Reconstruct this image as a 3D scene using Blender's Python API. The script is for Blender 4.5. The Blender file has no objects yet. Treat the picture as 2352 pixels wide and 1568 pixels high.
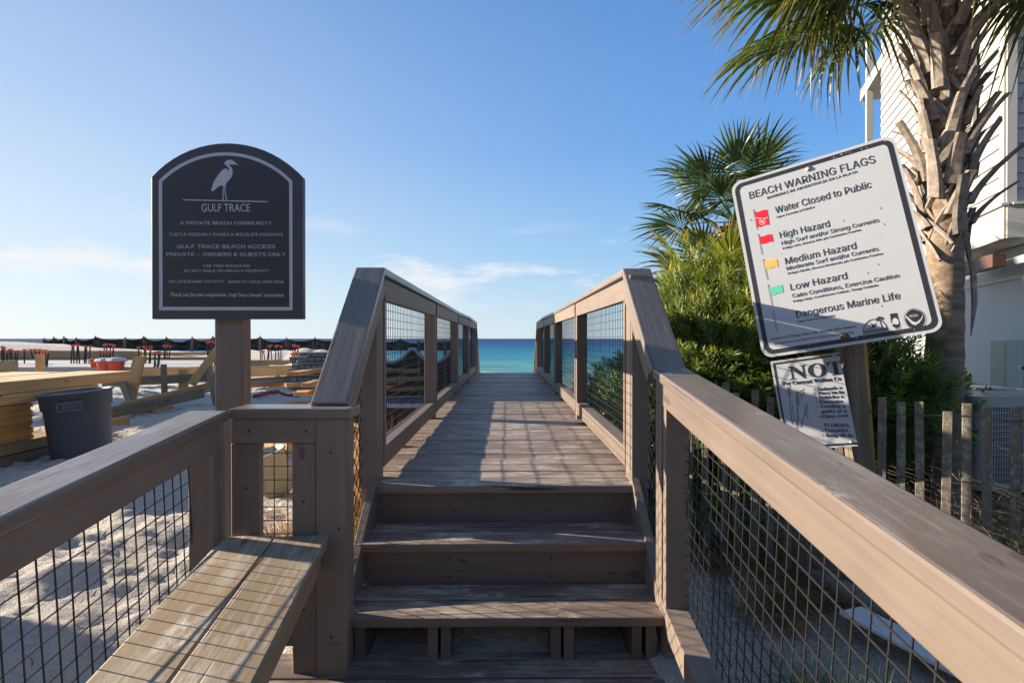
import bpy, bmesh, math, random, os
import numpy as np
from mathutils import Vector, Matrix, Quaternion
from math import radians as R, sin, cos, pi
sc = bpy.context.scene
C = sc.collection
rnd = random.Random(7)
nr = np.random.default_rng(11)

# ------------------------------------------------------------------ camera, sky, sun, exposure
EYE = 1.25
F = 1250.0                       # focal length measured on a 2352 px wide view
cam = bpy.data.cameras.new('camera'); camo = bpy.data.objects.new('camera', cam); C.objects.link(camo)
cam.sensor_width = 36; cam.lens = 36 * F / 2352; cam.clip_start = .02; cam.clip_end = 30000
camo.location = (0, 0, EYE)
camo.rotation_euler = (R(90 - .32), 0, R(-.5))
sc.camera = camo

SUN_AZ, SUN_EL = 14.0, 16.0      # the sun stands to the left, a little ahead of the camera
world = bpy.data.worlds.new('World'); sc.world = world; world.use_nodes = True
nt = world.node_tree; N = nt.nodes; L = nt.links
sky = N.new('ShaderNodeTexSky'); sky.sky_type = 'NISHITA'; sky.sun_disc = False
sky.sun_elevation = R(SUN_EL); sky.sun_rotation = R(-(90 - SUN_AZ))
sky.air_density = 1.0; sky.dust_density = .3; sky.ozone_density = 3.0; sky.altitude = 0
bg = N['Background']; bg.inputs[1].default_value = .084
tc = N.new('ShaderNodeTexCoord'); sep = N.new('ShaderNodeSeparateXYZ'); L.new(tc.outputs['Generated'], sep.inputs[0])
def wm(op, a, b=None, c=None, clamp=False):
    n = N.new('ShaderNodeMath'); n.operation = op; n.use_clamp = clamp
    for i, v in enumerate((a, b, c)):
        if v is None: continue
        if isinstance(v, (int, float)): n.inputs[i].default_value = v
        else: L.new(v, n.inputs[i])
    return n.outputs[0]
# wispy low clouds on a flat layer (direction projected on a plane overhead)
zc = wm('MAXIMUM', sep.outputs[2], .015)
cx = wm('DIVIDE', sep.outputs[0], zc); cy = wm('DIVIDE', sep.outputs[1], zc)
comb = N.new('ShaderNodeCombineXYZ'); L.new(wm('MULTIPLY', sep.outputs[0], 4.2), comb.inputs[0]); L.new(wm('MULTIPLY', sep.outputs[2], 15), comb.inputs[1]); L.new(wm('MULTIPLY', sep.outputs[1], 4.2), comb.inputs[2])
noi = N.new('ShaderNodeTexNoise'); noi.inputs['Scale'].default_value = 1.0; noi.inputs['Detail'].default_value = 7; noi.inputs['Roughness'].default_value = .62
L.new(comb.outputs[0], noi.inputs['Vector'])
cl = wm('MULTIPLY', wm('SUBTRACT', noi.outputs[0], .53), 6.5, clamp=True)
band = wm('MULTIPLY', wm('MULTIPLY', wm('SUBTRACT', sep.outputs[2], .04), 22, clamp=True), wm('SUBTRACT', 1, wm('MULTIPLY', wm('SUBTRACT', sep.outputs[2], .13), 12, clamp=True), clamp=True))
cl = wm('MULTIPLY', cl, band, clamp=True)
mixc = N.new('ShaderNodeMix'); mixc.data_type = 'RGBA'; L.new(wm('MULTIPLY', cl, .9), mixc.inputs[0])
rampn = N.new('ShaderNodeValToRGB'); L.new(wm('MULTIPLY', sep.outputs[2], 1.0, clamp=True), rampn.inputs[0])
el = rampn.color_ramp.elements
for p_ in (.05, .15, .32, .55): el.new(p_)
for e_, (p_, c_) in zip(el, ((0, (2.7, 3.35, 3.8)), (.05, (2.2, 3.1, 3.85)), (.15, (1.25, 2.45, 3.85)), (.32, (.64, 1.68, 3.6)), (.55, (.40, 1.22, 2.95)), (1, (.60, 1.10, 1.95)))):
    e_.position = p_; e_.color = c_ + (1,)
# whiter towards the sun's side
dsun = wm('ADD', wm('MULTIPLY', sep.outputs[0], -cos(R(SUN_AZ))), wm('MULTIPLY', sep.outputs[1], sin(R(SUN_AZ))))
glow = wm('MULTIPLY', wm('POWER', wm('MULTIPLY', wm('ADD', dsun, .30), .74, clamp=True), 1.7), wm('SUBTRACT', 1, wm('MULTIPLY', sep.outputs[2], 1.15, clamp=True)), clamp=True)
mixg = N.new('ShaderNodeMix'); mixg.data_type = 'RGBA'; L.new(glow, mixg.inputs[0]); L.new(rampn.outputs[0], mixg.inputs[6]); mixg.inputs[7].default_value = (4.0, 4.2, 4.3, 1)
mixs = N.new('ShaderNodeMix'); mixs.data_type = 'RGBA'; mixs.inputs[0].default_value = .92; L.new(sky.outputs[0], mixs.inputs[6]); L.new(mixg.outputs[2], mixs.inputs[7])
L.new(mixs.outputs[2], mixc.inputs[6]); mixc.inputs[7].default_value = (4.1, 4.1, 4.2, 1)
L.new(mixc.outputs[2], bg.inputs[0])

sun = bpy.data.lights.new('sun', 'SUN'); suno = bpy.data.objects.new('sun', sun); C.objects.link(suno)
sun.energy = 5.0; sun.angle = R(.53); sun.color = (1, .86, .68)
sd = Vector((-cos(R(SUN_AZ)) * cos(R(SUN_EL)), sin(R(SUN_AZ)) * cos(R(SUN_EL)), sin(R(SUN_EL))))
suno.rotation_euler = sd.to_track_quat('Z', 'Y').to_euler(); suno.location = (-10, 3, 8)
sc.view_settings.view_transform = 'Standard'; sc.view_settings.look = 'None'
sc.view_settings.gamma = 1; sc.view_settings.use_curve_mapping = False
sc.view_settings.exposure = 1.45

# ------------------------------------------------------------------ helpers
def W(px, py, d):
    """point d metres ahead that the photograph (2352 px wide) shows at px, py"""
    return Vector(((px - 1165) * d / F, d, EYE + (777 - py) * d / F))
def tag(o, label=None, cat=None, group=None, kind=None):
    if label: o['label'] = label
    if cat: o['category'] = cat
    if group: o['group'] = group
    if kind: o['kind'] = kind
    return o
def thing(name, label, cat, loc=(0, 0, 0), group=None):
    o = bpy.data.objects.new(name, None); o.empty_display_size = .1; C.objects.link(o); o.location = loc
    return tag(o, label, cat, group)
def sub(name, parent):
    o = bpy.data.objects.new(name, None); o.empty_display_size = .1; C.objects.link(o); setp(o, parent); return o
def wmat(o):
    m = Matrix.LocRotScale(o.location, o.rotation_euler, o.scale) if o.rotation_mode != 'QUATERNION' else Matrix.LocRotScale(o.location, o.rotation_quaternion, o.scale)
    if o.parent: m = wmat(o.parent) @ o.matrix_parent_inverse @ m
    return m
def setp(o, parent):
    o.parent = parent
    if parent: o.matrix_parent_inverse = wmat(parent).inverted()
def link(name, me, parent=None, mat=None, M=None):
    if mat is not None and not me.materials: me.materials.append(mat)
    o = bpy.data.objects.new(name, me); C.objects.link(o)
    if M is not None:
        l, q, s = M.decompose(); o.location = l; o.rotation_euler = q.to_euler(); o.scale = s
    if parent: setp(o, parent)
    return o
def mesh_np(name, v, f, smooth=False):
    """v (n,3), f (m,k) arrays"""
    me = bpy.data.meshes.new(name); v = np.asarray(v, dtype=np.float32); f = np.asarray(f, dtype=np.int32)
    me.vertices.add(len(v)); me.vertices.foreach_set('co', v.ravel())
    m, k = f.shape; me.loops.add(m * k); me.loops.foreach_set('vertex_index', f.ravel())
    me.polygons.add(m); me.polygons.foreach_set('loop_start', np.arange(0, m * k, k, dtype=np.int32))
    me.polygons.foreach_set('loop_total', np.full(m, k, dtype=np.int32))
    me.polygons.foreach_set('use_smooth', np.full(m, smooth)); me.update(calc_edges=True)
    return me
class MB:
    def __init__(s): s.v = []; s.f = []
    def add(s, vs, fs):
        b = len(s.v); s.v += [tuple(v) for v in vs]; s.f += [tuple(i + b for i in f) for f in fs]
    def box(s, c, e, M=None):
        c = Vector(c); vs = [Vector((c.x + sx * e[0] / 2, c.y + sy * e[1] / 2, c.z + sz * e[2] / 2)) for sx in (-1, 1) for sy in (-1, 1) for sz in (-1, 1)]
        if M is not None: vs = [M @ v for v in vs]
        s.add(vs, [(0, 1, 3, 2), (4, 6, 7, 5), (0, 4, 5, 1), (2, 3, 7, 6), (0, 2, 6, 4), (1, 5, 7, 3)])
    def tube(s, pts, r, n=5, cap=True):
        pts = [Vector(p) for p in pts]; rs = r if isinstance(r, (list, tuple)) else [r] * len(pts)
        b = len(s.v); up = Vector((0, 0, 1))
        for i, p in enumerate(pts):
            t = (pts[min(i + 1, len(pts) - 1)] - pts[max(i - 1, 0)]).normalized()
            a = t.cross(up if abs(t.z) < .95 else Vector((0, 1, 0))).normalized(); c = t.cross(a)
            for k in range(n):
                q = 2 * pi * k / n + pi / n; s.v.append(tuple(p + a * cos(q) * rs[i] + c * sin(q) * rs[i]))
        for i in range(len(pts) - 1):
            for k in range(n): s.f.append((b + i * n + k, b + i * n + (k + 1) % n, b + (i + 1) * n + (k + 1) % n, b + (i + 1) * n + k))
        if cap:
            s.f.append(tuple(b + k for k in range(n))[::-1]); s.f.append(tuple(b + (len(pts) - 1) * n + k for k in range(n)))
    def lathe(s, prof, n=24, M=None, cap0=False, cap1=False):
        b = len(s.v)
        for r, z in prof:
            for k in range(n):
                v = Vector((r * cos(2 * pi * k / n), r * sin(2 * pi * k / n), z)); s.v.append(tuple(M @ v if M is not None else v))
        for i in range(len(prof) - 1):
            for k in range(n): s.f.append((b + i * n + k, b + i * n + (k + 1) % n, b + (i + 1) * n + (k + 1) % n, b + (i + 1) * n + k))
        if cap0: s.f.append(tuple(b + k for k in range(n))[::-1])
        if cap1: s.f.append(tuple(b + (len(prof) - 1) * n + k for k in range(n)))
    def prism(s, pts2, M, d):
        """outline in local x,z extruded along local y by d"""
        n = len(pts2); vs = [M @ Vector((x, 0, z)) for x, z in pts2] + [M @ Vector((x, d, z)) for x, z in pts2]
        s.add(vs, [tuple(range(n)), tuple(range(2 * n - 1, n - 1, -1))] + [(i, n + i, n + (i + 1) % n, (i + 1) % n) for i in range(n)])
    def mesh(s, name, smooth=False):
        me = bpy.data.meshes.new(name); me.from_pydata(s.v, [], s.f); me.update()
        if smooth: me.polygons.foreach_set('use_smooth', [True] * len(me.polygons))
        return me
    def obj(s, name, mat, parent=None, smooth=False, fix=True):
        me = s.mesh(name, smooth)
        if fix:
            bm = bmesh.new(); bm.from_mesh(me); bmesh.ops.recalc_face_normals(bm, faces=bm.faces); bm.to_mesh(me); bm.free()
        return link(name, me, parent, mat)
_box = {}
def boxmesh(l, w, t, bev, mat):
    k = (round(l, 3), round(w, 3), round(t, 3), bev, mat.name)
    if k in _box: return _box[k]
    bm = bmesh.new(); bmesh.ops.create_cube(bm, size=1); bmesh.ops.scale(bm, vec=(l, w, t), verts=bm.verts)
    if bev > 0: bmesh.ops.bevel(bm, geom=list(bm.edges), offset=min(bev, t * .45, w * .45), segments=2 if bev > .003 else 1, affect='EDGES', profile=.6)
    me = bpy.data.meshes.new('board'); bm.to_mesh(me); bm.free(); me.materials.append(mat); _box[k] = me; return me
def board(name, p0, p1, w, t, up, mat, parent, bev=.004):
    """timber from p0 to p1 (centre line); t is its size along 'up', w across"""
    p0 = Vector(p0); p1 = Vector(p1); x = (p1 - p0); l = x.length; x.normalize(); up = Vector(up)
    z = (up - x * up.dot(x)).normalized(); y = z.cross(x)
    M = Matrix((x, y, z)).transposed().to_4x4(); M.translation = (p0 + p1) / 2
    return link(name, boxmesh(l, w, t, bev, mat), parent, None, M)
def bx(name, lo, hi, mat, parent, bev=.004, axis=0):
    """axis aligned timber between two corners, grain along axis"""
    lo = Vector(lo); hi = Vector(hi); c = (lo + hi) / 2; e = hi - lo
    if axis == 0: return board(name, (lo.x, c.y, c.z), (hi.x, c.y, c.z), e.y, e.z, (0, 0, 1), mat, parent, bev)
    if axis == 1: return board(name, (c.x, lo.y, c.z), (c.x, hi.y, c.z), e.x, e.z, (0, 0, 1), mat, parent, bev)
    return board(name, (c.x, c.y, lo.z), (c.x, c.y, hi.z), e.x, e.y, (0, 1, 0), mat, parent, bev)

# ------------------------------------------------------------------ materials
def newmat(name):
    m = bpy.data.materials.new(name); m.use_nodes = True
    return m, m.node_tree, m.node_tree.nodes['Principled BSDF']
class NT:
    def __init__(s, nt): s.n = nt.nodes; s.l = nt.links
    def set(s, sock, v):
        if isinstance(v, (int, float)): sock.default_value = v
        elif isinstance(v, (tuple, list)): sock.default_value = v if len(v) == len(sock.default_value) else tuple(v) + (1,)
        else: s.l.new(v, sock)
    def math(s, op, a, b=None, c=None, clamp=False):
        n = s.n.new('ShaderNodeMath'); n.operation = op; n.use_clamp = clamp
        for i, v in enumerate((a, b, c)):
            if v is not None: s.set(n.inputs[i], v)
        return n.outputs[0]
    def mix(s, f, a, b, mode='MIX'):
        n = s.n.new('ShaderNodeMix'); n.data_type = 'RGBA'; n.blend_type = mode
        s.set(n.inputs[0], f); s.set(n.inputs[6], a); s.set(n.inputs[7], b); return n.outputs[2]
    def noise(s, vec, scale, detail=4, rough=.5, dist=0):
        n = s.n.new('ShaderNodeTexNoise'); n.inputs['Scale'].default_value = scale; n.inputs['Detail'].default_value = detail
        n.inputs['Roughness'].default_value = rough; n.inputs['Distortion'].default_value = dist
        if vec is not None: s.l.new(vec, n.inputs['Vector'])
        return n.outputs[0]
    def ramp(s, f, stops):
        n = s.n.new('ShaderNodeValToRGB'); s.set(n.inputs[0], f); e = n.color_ramp.elements
        while len(e) < len(stops): e.new(.5)
        for i, (p, c) in enumerate(stops): e[i].position = p; e[i].color = tuple(c) + (1,) if len(c) == 3 else c
        return n.outputs[0]
    def lin(s, f, a, b, clamp=True):       # map a..b to 0..1
        n = s.n.new('ShaderNodeMapRange'); n.clamp = clamp; s.set(n.inputs[0], f); n.inputs[1].default_value = a; n.inputs[2].default_value = b; return n.outputs[0]
    def coord(s, which='Object', scale=(1, 1, 1), jitter=True):
        t = s.n.new('ShaderNodeTexCoord'); v = t.outputs[which]
        if jitter:
            oi = s.n.new('ShaderNodeObjectInfo'); m = s.n.new('ShaderNodeVectorMath'); m.operation = 'MULTIPLY_ADD'
            cb = s.n.new('ShaderNodeCombineXYZ')
            for i in range(3): s.l.new(oi.outputs['Random'], cb.inputs[i])
            s.l.new(cb.outputs[0], m.inputs[0]); m.inputs[1].default_value = (37, 51, 23); s.l.new(v, m.inputs[2]); v = m.outputs[0]
        if scale != (1, 1, 1):
            m = s.n.new('ShaderNodeVectorMath'); m.operation = 'MULTIPLY'; s.l.new(v, m.inputs[0]); m.inputs[1].default_value = scale; v = m.outputs[0]
        return v
    def bump(s, h, strength, dist, bsdf, prev=None):
        n = s.n.new('ShaderNodeBump'); n.inputs['Strength'].default_value = strength; n.inputs['Distance'].default_value = dist
        s.l.new(h, n.inputs['Height'])
        if prev is not None: s.l.new(prev, n.inputs['Normal'])
        if bsdf is not None: s.l.new(n.outputs[0], bsdf.inputs['Normal'])
        return n.outputs[0]
def simple(name, col, rough=.6, var=.12, scale=8, bump=.15, bscale=60, metal=0, spec=.5, dist=.002):
    m, t, b = newmat(name); q = NT(t); v = q.coord()
    n1 = q.noise(v, scale, 5, .6); k = q.math('MULTIPLY_ADD', n1, var * 2, 1 - var)
    c = q.mix(1, col, k, 'MULTIPLY'); t.links.new(c, b.inputs['Base Color'])
    b.inputs['Roughness'].default_value = rough; b.inputs['Metallic'].default_value = metal; b.inputs['Specular IOR Level'].default_value = spec
    if bump: q.bump(q.noise(v, bscale, 3), bump, dist, b)
    return m
def painted_wood(name, col, wear=0.0, dust=(.42, .38, .34), rough=.55, crack=.35, spec=.45):
    m, t, b = newmat(name); q = NT(t)
    v = q.coord(scale=(1, 1, 1)); g = q.coord(scale=(1.6, 34, 34)); g2 = q.coord(scale=(5, 150, 150))
    grain = q.noise(g, 1.0, 6, .62, .3); fine = q.noise(g2, 1.0, 3, .6); blotch = q.noise(v, 3.2, 4, .6)
    k = q.math('ADD', q.math('MULTIPLY', grain, .50), q.math('ADD', q.math('MULTIPLY', blotch, .45), .52))
    c = q.mix(1, col, k, 'MULTIPLY')
    oi = t.nodes.new('ShaderNodeObjectInfo')
    c = q.mix(1, c, q.math('MULTIPLY_ADD', oi.outputs['Random'], .34, .83), 'MULTIPLY')
    kn = q.lin(q.noise(q.coord(scale=(6, 16, 16)), 1.0, 1), .735, .76); c = q.mix(q.math('MULTIPLY', kn, .55), c, (.05, .035, .028, 1))
    sc_ = q.lin(q.noise(q.coord(scale=(9, 14, 14)), 1.0, 6, .8), .66, .70); c = q.mix(q.math('MULTIPLY', sc_, .30), c, (.36, .31, .27, 1))
    # thin dark checks along the grain
    ck = q.lin(q.noise(q.coord(scale=(2.2, 60, 60)), 1.0, 2, .5), .655, .70); ck = q.math('MULTIPLY', ck, crack)
    c = q.mix(ck, c, (.03, .024, .02, 1))
    if wear:
        wn = q.noise(q.coord(scale=(1.2, 3.2, 3.2)), 2.4, 8, .72); gm = q.noise(q.coord(scale=(4, 90, 90)), 1.0, 5, .7)
        ws = q.math('ADD', q.math('MULTIPLY', wn, .62), q.math('MULTIPLY', gm, .38))
        geo = t.nodes.new('ShaderNodeNewGeometry'); sp = t.nodes.new('ShaderNodeSeparateXYZ'); t.links.new(geo.outputs['Normal'], sp.inputs[0])
        top = q.lin(sp.outputs[2], .6, .95)
        f1 = q.math('MULTIPLY', q.math('MULTIPLY', q.lin(ws, .55 - .06 * wear, .68 - .04 * wear), top), min(1, .8 * wear))
        c = q.mix(f1, c, dust + (1,))
        st_ = q.math('MULTIPLY', q.lin(q.noise(q.coord(scale=(2.2, 4, 4)), 1.6, 2), .60, .70), q.lin(q.noise(q.coord(scale=(9, 22, 22)), 2.0, 6, .8), .46, .62)); c = q.mix(q.math('MULTIPLY', q.math('MULTIPLY', st_, top), min(1, .8 * wear)), c, tuple(min(.8, d_ * 1.35) for d_ in dust) + (1,))
        wr = q.math('MULTIPLY', q.lin(gm, .52, .66), q.math('MULTIPLY', top, .35 * wear)); c = q.mix(wr, c, (.20, .155, .12, 1))
    t.links.new(c, b.inputs['Base Color']); b.inputs['Roughness'].default_value = rough; b.inputs['Specular IOR Level'].default_value = spec
    n = q.bump(grain, .5, .0022, None); n = q.bump(ck, .8, -.002, None, n); q.bump(fine, .30, .0008, b, n)
    return m
def raw_wood(name, c1, c2, knots=True, rough=.75, bumpd=.0015):
    m, t, b = newmat(name); q = NT(t)
    g = q.coord(scale=(.9, 22, 22)); v = q.coord()
    grain = q.noise(g, 1.0, 6, .6, .6); bl = q.noise(v, 2.0, 4, .6)
    c = q.mix(q.lin(q.math('ADD', q.math('MULTIPLY', grain, .75), q.math('MULTIPLY', bl, .25)), .36, .66), c1, c2)
    c = q.mix(q.math('MULTIPLY', q.lin(q.noise(q.coord(scale=(3, 7, 7)), 1.0, 1), .70, .76), .75 if knots else 0), c, tuple(x * .28 for x in c1[:3]) + (1,))
    c = q.mix(q.math('MULTIPLY', q.lin(q.noise(q.coord(scale=(.7, 2, 2)), 1.3, 5, .7), .55, .75), .45), c, tuple(x * .45 for x in c1[:3]) + (1,))
    oi = t.nodes.new('ShaderNodeObjectInfo'); c = q.mix(1, c, q.math('MULTIPLY_ADD', oi.outputs['Random'], .35, .8), 'MULTIPLY')
    t.links.new(c, b.inputs['Base Color']); b.inputs['Roughness'].default_value = rough; b.inputs['Specular IOR Level'].default_value = .3
    q.bump(grain, .5, bumpd, b)
    return m
PAINT = (.184, .141, .114)
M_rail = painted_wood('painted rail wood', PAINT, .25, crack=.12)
M_stair_shade = painted_wood('shade darkened stair paint', (.135, .102, .084), .25, crack=.2)  # darker copy of the rail paint, carrying shade on risers and stringers
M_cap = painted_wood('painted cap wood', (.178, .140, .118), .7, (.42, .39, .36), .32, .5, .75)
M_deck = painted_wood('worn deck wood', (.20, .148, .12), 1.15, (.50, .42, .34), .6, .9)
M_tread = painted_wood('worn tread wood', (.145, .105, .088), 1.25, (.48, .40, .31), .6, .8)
M_bench = painted_wood('bench wood', (.30, .215, .13), 1.0, (.6, .55, .47), .6, .55)
M_ply = raw_wood('plywood', (.58, .40, .21, 1), (.74, .54, .31, 1))
M_plyedge = raw_wood('plywood edge', (.62, .27, .07, 1), (.78, .40, .13, 1), False)
M_lum = raw_wood('new lumber', (.46, .25, .095, 1), (.64, .385, .165, 1))
M_lumold = raw_wood('old lumber', (.15, .115, .08, 1), (.27, .21, .15, 1))
M_form = raw_wood('form plywood', (.30, .195, .10, 1), (.46, .32, .18, 1))
M_grey = raw_wood('weathered grey wood', (.16, .135, .11, 1), (.30, .26, .21, 1))
M_post = raw_wood('weathered post wood', (.13, .105, .075, 1), (.26, .215, .155, 1))
M_wire = simple('coated wire', (.022, .022, .024), .38, .1, bump=0)
M_conc = simple('concrete', (.38, .38, .37), .85, .15, 2, .3, 30)
M_steel = simple('rebar steel', (.035, .03, .035), .6, .3, 30, .3, 200, .4)
M_orange = simple('orange plastic', (.50, .055, .02), .4, .1, bump=0)
M_can = simple('grey bin plastic', (.095, .115, .142), .5, .12, 9, .15, 90)
M_screw = simple('screw', (.05, .045, .04), .5, .1, bump=0, metal=.6)

# sand
M_sand, t, b = newmat('sand'); q = NT(t); v = q.coord(jitter=False)
c = q.mix(q.noise(v, .9, 6, .6), (.55, .48, .40, 1), (.68, .62, .54, 1))
dk = q.lin(q.noise(v, 3.1, 8, .75), .60, .74); c = q.mix(q.math('MULTIPLY', dk, .35), c, (.25, .19, .135, 1))
gr = q.lin(q.noise(v, 130, 3, .6), .68, .78); c = q.mix(q.math('MULTIPLY', gr, .6), c, (.16, .12, .09, 1))
at = t.nodes.new('ShaderNodeAttribute'); at.attribute_name = 'litter'
lt = q.math('MULTIPLY', at.outputs['Fac'], q.lin(q.noise(v, 5, 7, .7), .30, .52)); c = q.mix(lt, c, q.mix(q.noise(v, 40, 4, .7), (.09, .055, .03, 1), (.26, .17, .09, 1)))
t.links.new(c, b.inputs['Base Color']); b.inputs['Roughness'].default_value = .95; b.inputs['Specular IOR Level'].default_value = .1
n1 = q.bump(q.noise(v, 7, 9, .72), .8, .09, None); n1 = q.bump(q.lin(q.noise(v, 17, 3, .6), .35, .6), .5, .03, None, n1); q.bump(q.noise(v, 160, 3, .7), .5, .008, b, n1)
# water
M_sea, t, b = newmat('sea water'); q = NT(t); v = q.coord(jitter=False)
sp = t.nodes.new('ShaderNodeSeparateXYZ'); t.links.new(v, sp.inputs[0])
far = sp.outputs[1]
wob = q.math('MULTIPLY', q.math('SUBTRACT', q.noise(q.coord(scale=(.01, .03, 1), jitter=False), 1.0, 4), .5), .30)
lg = q.math('ADD', q.math('LOGARITHM', q.math('MAXIMUM', far, 1), 10), wob)
c = q.ramp(q.lin(lg, 1.9, 3.4), [(0, (.24, .36, .31)), (.08, (.10, .29, .30)), (.26, (.030, .20, .28)), (.45, (.016, .115, .24)), (.68, (.014, .058, .17)), (1, (.016, .045, .13))])
foam = q.math('MULTIPLY', q.lin(q.noise(q.coord(scale=(.12, .5, 1), jitter=False), 1.0, 8, .7), .60, .70), q.lin(far, 135, 100)); c = q.mix(foam, c, (.8, .82, .8, 1))
chop = q.noise(q.coord(scale=(.035, .16, 1), jitter=False), 1.0, 8, .68, .3); c = q.mix(1, c, q.math('MULTIPLY_ADD', chop, 1.5, .28), 'MULTIPLY')
t.links.new(c, b.inputs['Base Color']); b.inputs['Roughness'].default_value = .5; b.inputs['Specular IOR Level'].default_value = .08
wv = q.noise(q.coord(scale=(.10, .45, 1), jitter=False), 1.0, 7, .62, .4); wv2 = q.noise(q.coord(scale=(1.2, 2.8, 1), jitter=False), 1.0, 4, .6)
q.bump(wv2, .6, .12, b, q.bump(wv, 1.0, 1.1, None))

# ------------------------------------------------------------------ terrain and sea
def hsh(i, j, s):
    n = (i.astype(np.int64) * 374761393 + j.astype(np.int64) * 668265263 + s * 1442695041) & 0xffffffff
    n = ((n ^ (n >> 13)) * 1274126177) & 0xffffffff; return ((n ^ (n >> 16)) & 0xffff) / 65535.0
def vn(x, y, s=0):
    i = np.floor(x); j = np.floor(y); fx = x - i; fy = y - j; fx = fx * fx * (3 - 2 * fx); fy = fy * fy * (3 - 2 * fy)
    a = hsh(i, j, s); b = hsh(i + 1, j, s); c = hsh(i, j + 1, s); d = hsh(i + 1, j + 1, s)
    return a + (b - a) * fx + (c - a) * fy + (a - b - c + d) * fx * fy - .5
def fbm(x, y, o, s=0, g=.5):
    r = 0; a = 1.0
    for k in range(o): r = r + a * vn(x * 2 ** k + 7.3 * k, y * 2 ** k + 3.1 * k, s + k); a *= g
    return r
def sst(a, b, x): t_ = np.clip((x - a) / (b - a), 0, 1); return t_ * t_ * (3 - 2 * t_)
def ground(x, y):
    x = np.asarray(x, dtype=float); y = np.asarray(y, dtype=float)
    z = np.full(np.broadcast(x, y).shape, -.02) + 0 * x * y
    left = sst(-1.2, -3.0, x)
    z = z + left * (.02 + .012 * np.clip(y - 2, 0, 6)) - .10 * sst(2.2, .2, y)
    z = z + left * (.07 * fbm(x * .8, y * .8, 3, 3) + .10 * np.abs(fbm(x * 1.7, y * 2.6, 3, 9))) * (1 - .8 * sst(12, 17, y))
    # churned sand and footprints
    amp = .3 + .7 * sst(-.6, -1.4, x)
    z = z + amp * (.075 * fbm(x * 2.6, y * 3.4, 4, 5) - .085 * np.clip(vn(x * 4.6 + .6 * vn(x * 9, y * 9, 6), y * 6.0, 21) - .08, 0, 1) + .045 * np.abs(vn(x * 11 + y * 3, y * 13, 4)) + .02 * np.abs(vn(x * 25, y * 22, 14)))
    # mounds round the site
    def mound(cx_, cy_, rx, ry, h): return h * np.exp(-((x - cx_) / rx) ** 2 - ((y - cy_) / ry) ** 2)
    z = z + mound(-27, 29.5, 8, 1.5, .60) * (1 + .12 * fbm(x * .7, y * .7, 3, 8)) + mound(-38, 29, 9, 1.7, .60)
    z = z + (mound(-12.6, 26.5, 2.0, 1.2, .34) + mound(-9.6, 27, 2.0, 1.2, .36) + mound(-16.5, 28, 2.2, 1.5, .15)) * (1 + .6 * fbm(x * 1.6, y * 1.6, 3, 12))
    z = z + mound(-5.6, 9.2, 1.6, 1.2, .06) + mound(-4.4, 8.0, .5, .5, .06) + mound(-7.2, 21, 1.4, 1.2, .5) + mound(-8.4, 24, 2, 1.3, .4)
    z = z + mound(-.02, 2.62, .26, .34, .13) + mound(-.5, 3.3, .6, .7, .25) + mound(.35, 3.0, .5, .5, .22) + mound(.66, 2.05, .10, .25, .06)
    z = z + sst(4, 9, x) * sst(3, 9, y) * .15
    z = z - .05 * sst(12, 17, y) * left + .32 * sst(25, 27.5, y) * left
    # bluff down to the beach
    edge = 34 - 22 * sst(-9, -3.5, x) + 6 * sst(4, 10, x)
    z = z - 4.6 * sst(0, 22, y - edge) - 1.9 * sst(60, 92, y)
    return z
def spaced(a, b, fine0, fine1, step, grow):
    out = list(np.arange(fine0, fine1, step)); s = step; p = fine1
    while p < b: out.append(p); s *= grow; p += s
    s = step; p = fine0 - step; pre = []
    while p > a: pre.append(p); s *= grow; p -= s
    return np.array([a] + pre[::-1] + out + [b])
gx = spaced(-1500, 1500, -6.5, 3.2, .035, 1.06); gy = spaced(-400, 150, .3, 10.5, .04, 1.05)
X, Y = np.meshgrid(gx, gy, indexing='ij'); Z = ground(X, Y)
nx, ny = X.shape; idx = np.arange(nx * ny).reshape(nx, ny)
fq = np.stack([idx[:-1, :-1], idx[1:, :-1], idx[1:, 1:], idx[:-1, 1:]], -1).reshape(-1, 4)
me = mesh_np('sand', np.stack([X, Y, Z], -1).reshape(-1, 3), fq, True)
litter = np.clip(.8 * sst(1.1, 1.7, X) * sst(2.5, 3.6, Y) + sst(2.5, 3.3, X), 0, 1).ravel().astype(np.float32)
me.attributes.new('litter', 'FLOAT', 'POINT').data.foreach_set('value', litter)
link('sand_ground', me, None, M_sand)['kind'] = 'structure'
SEA = EYE - 6.0
sy = np.concatenate([np.linspace(60, 160, 60), np.geomspace(165, 14000, 60)]); sx = np.linspace(-1, 1, 60)
SX, SY = np.meshgrid(sx, sy, indexing='ij'); SXX = SX * (300 + SY * 1.6)
wz = SEA + .10 * np.sin(SY / 3.1 + 1.5 * vn(SXX * .03, SY * .03)) * sst(300, 90, SY) + .42 * np.exp(-((SY - 96 - 3 * vn(SXX * .05, SY * 0)) / 1.5) ** 2)
i2 = np.arange(SX.size).reshape(SX.shape)
me = mesh_np('sea', np.stack([SXX, SY, wz], -1).reshape(-1, 3), np.stack([i2[:-1, :-1], i2[1:, :-1], i2[1:, 1:], i2[:-1, 1:]], -1).reshape(-1, 4), True)
link('sea_water', me, None, M_sea)['kind'] = 'structure'
def gz(x, y): return float(ground(np.array([x]), np.array([y]))[0])

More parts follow.
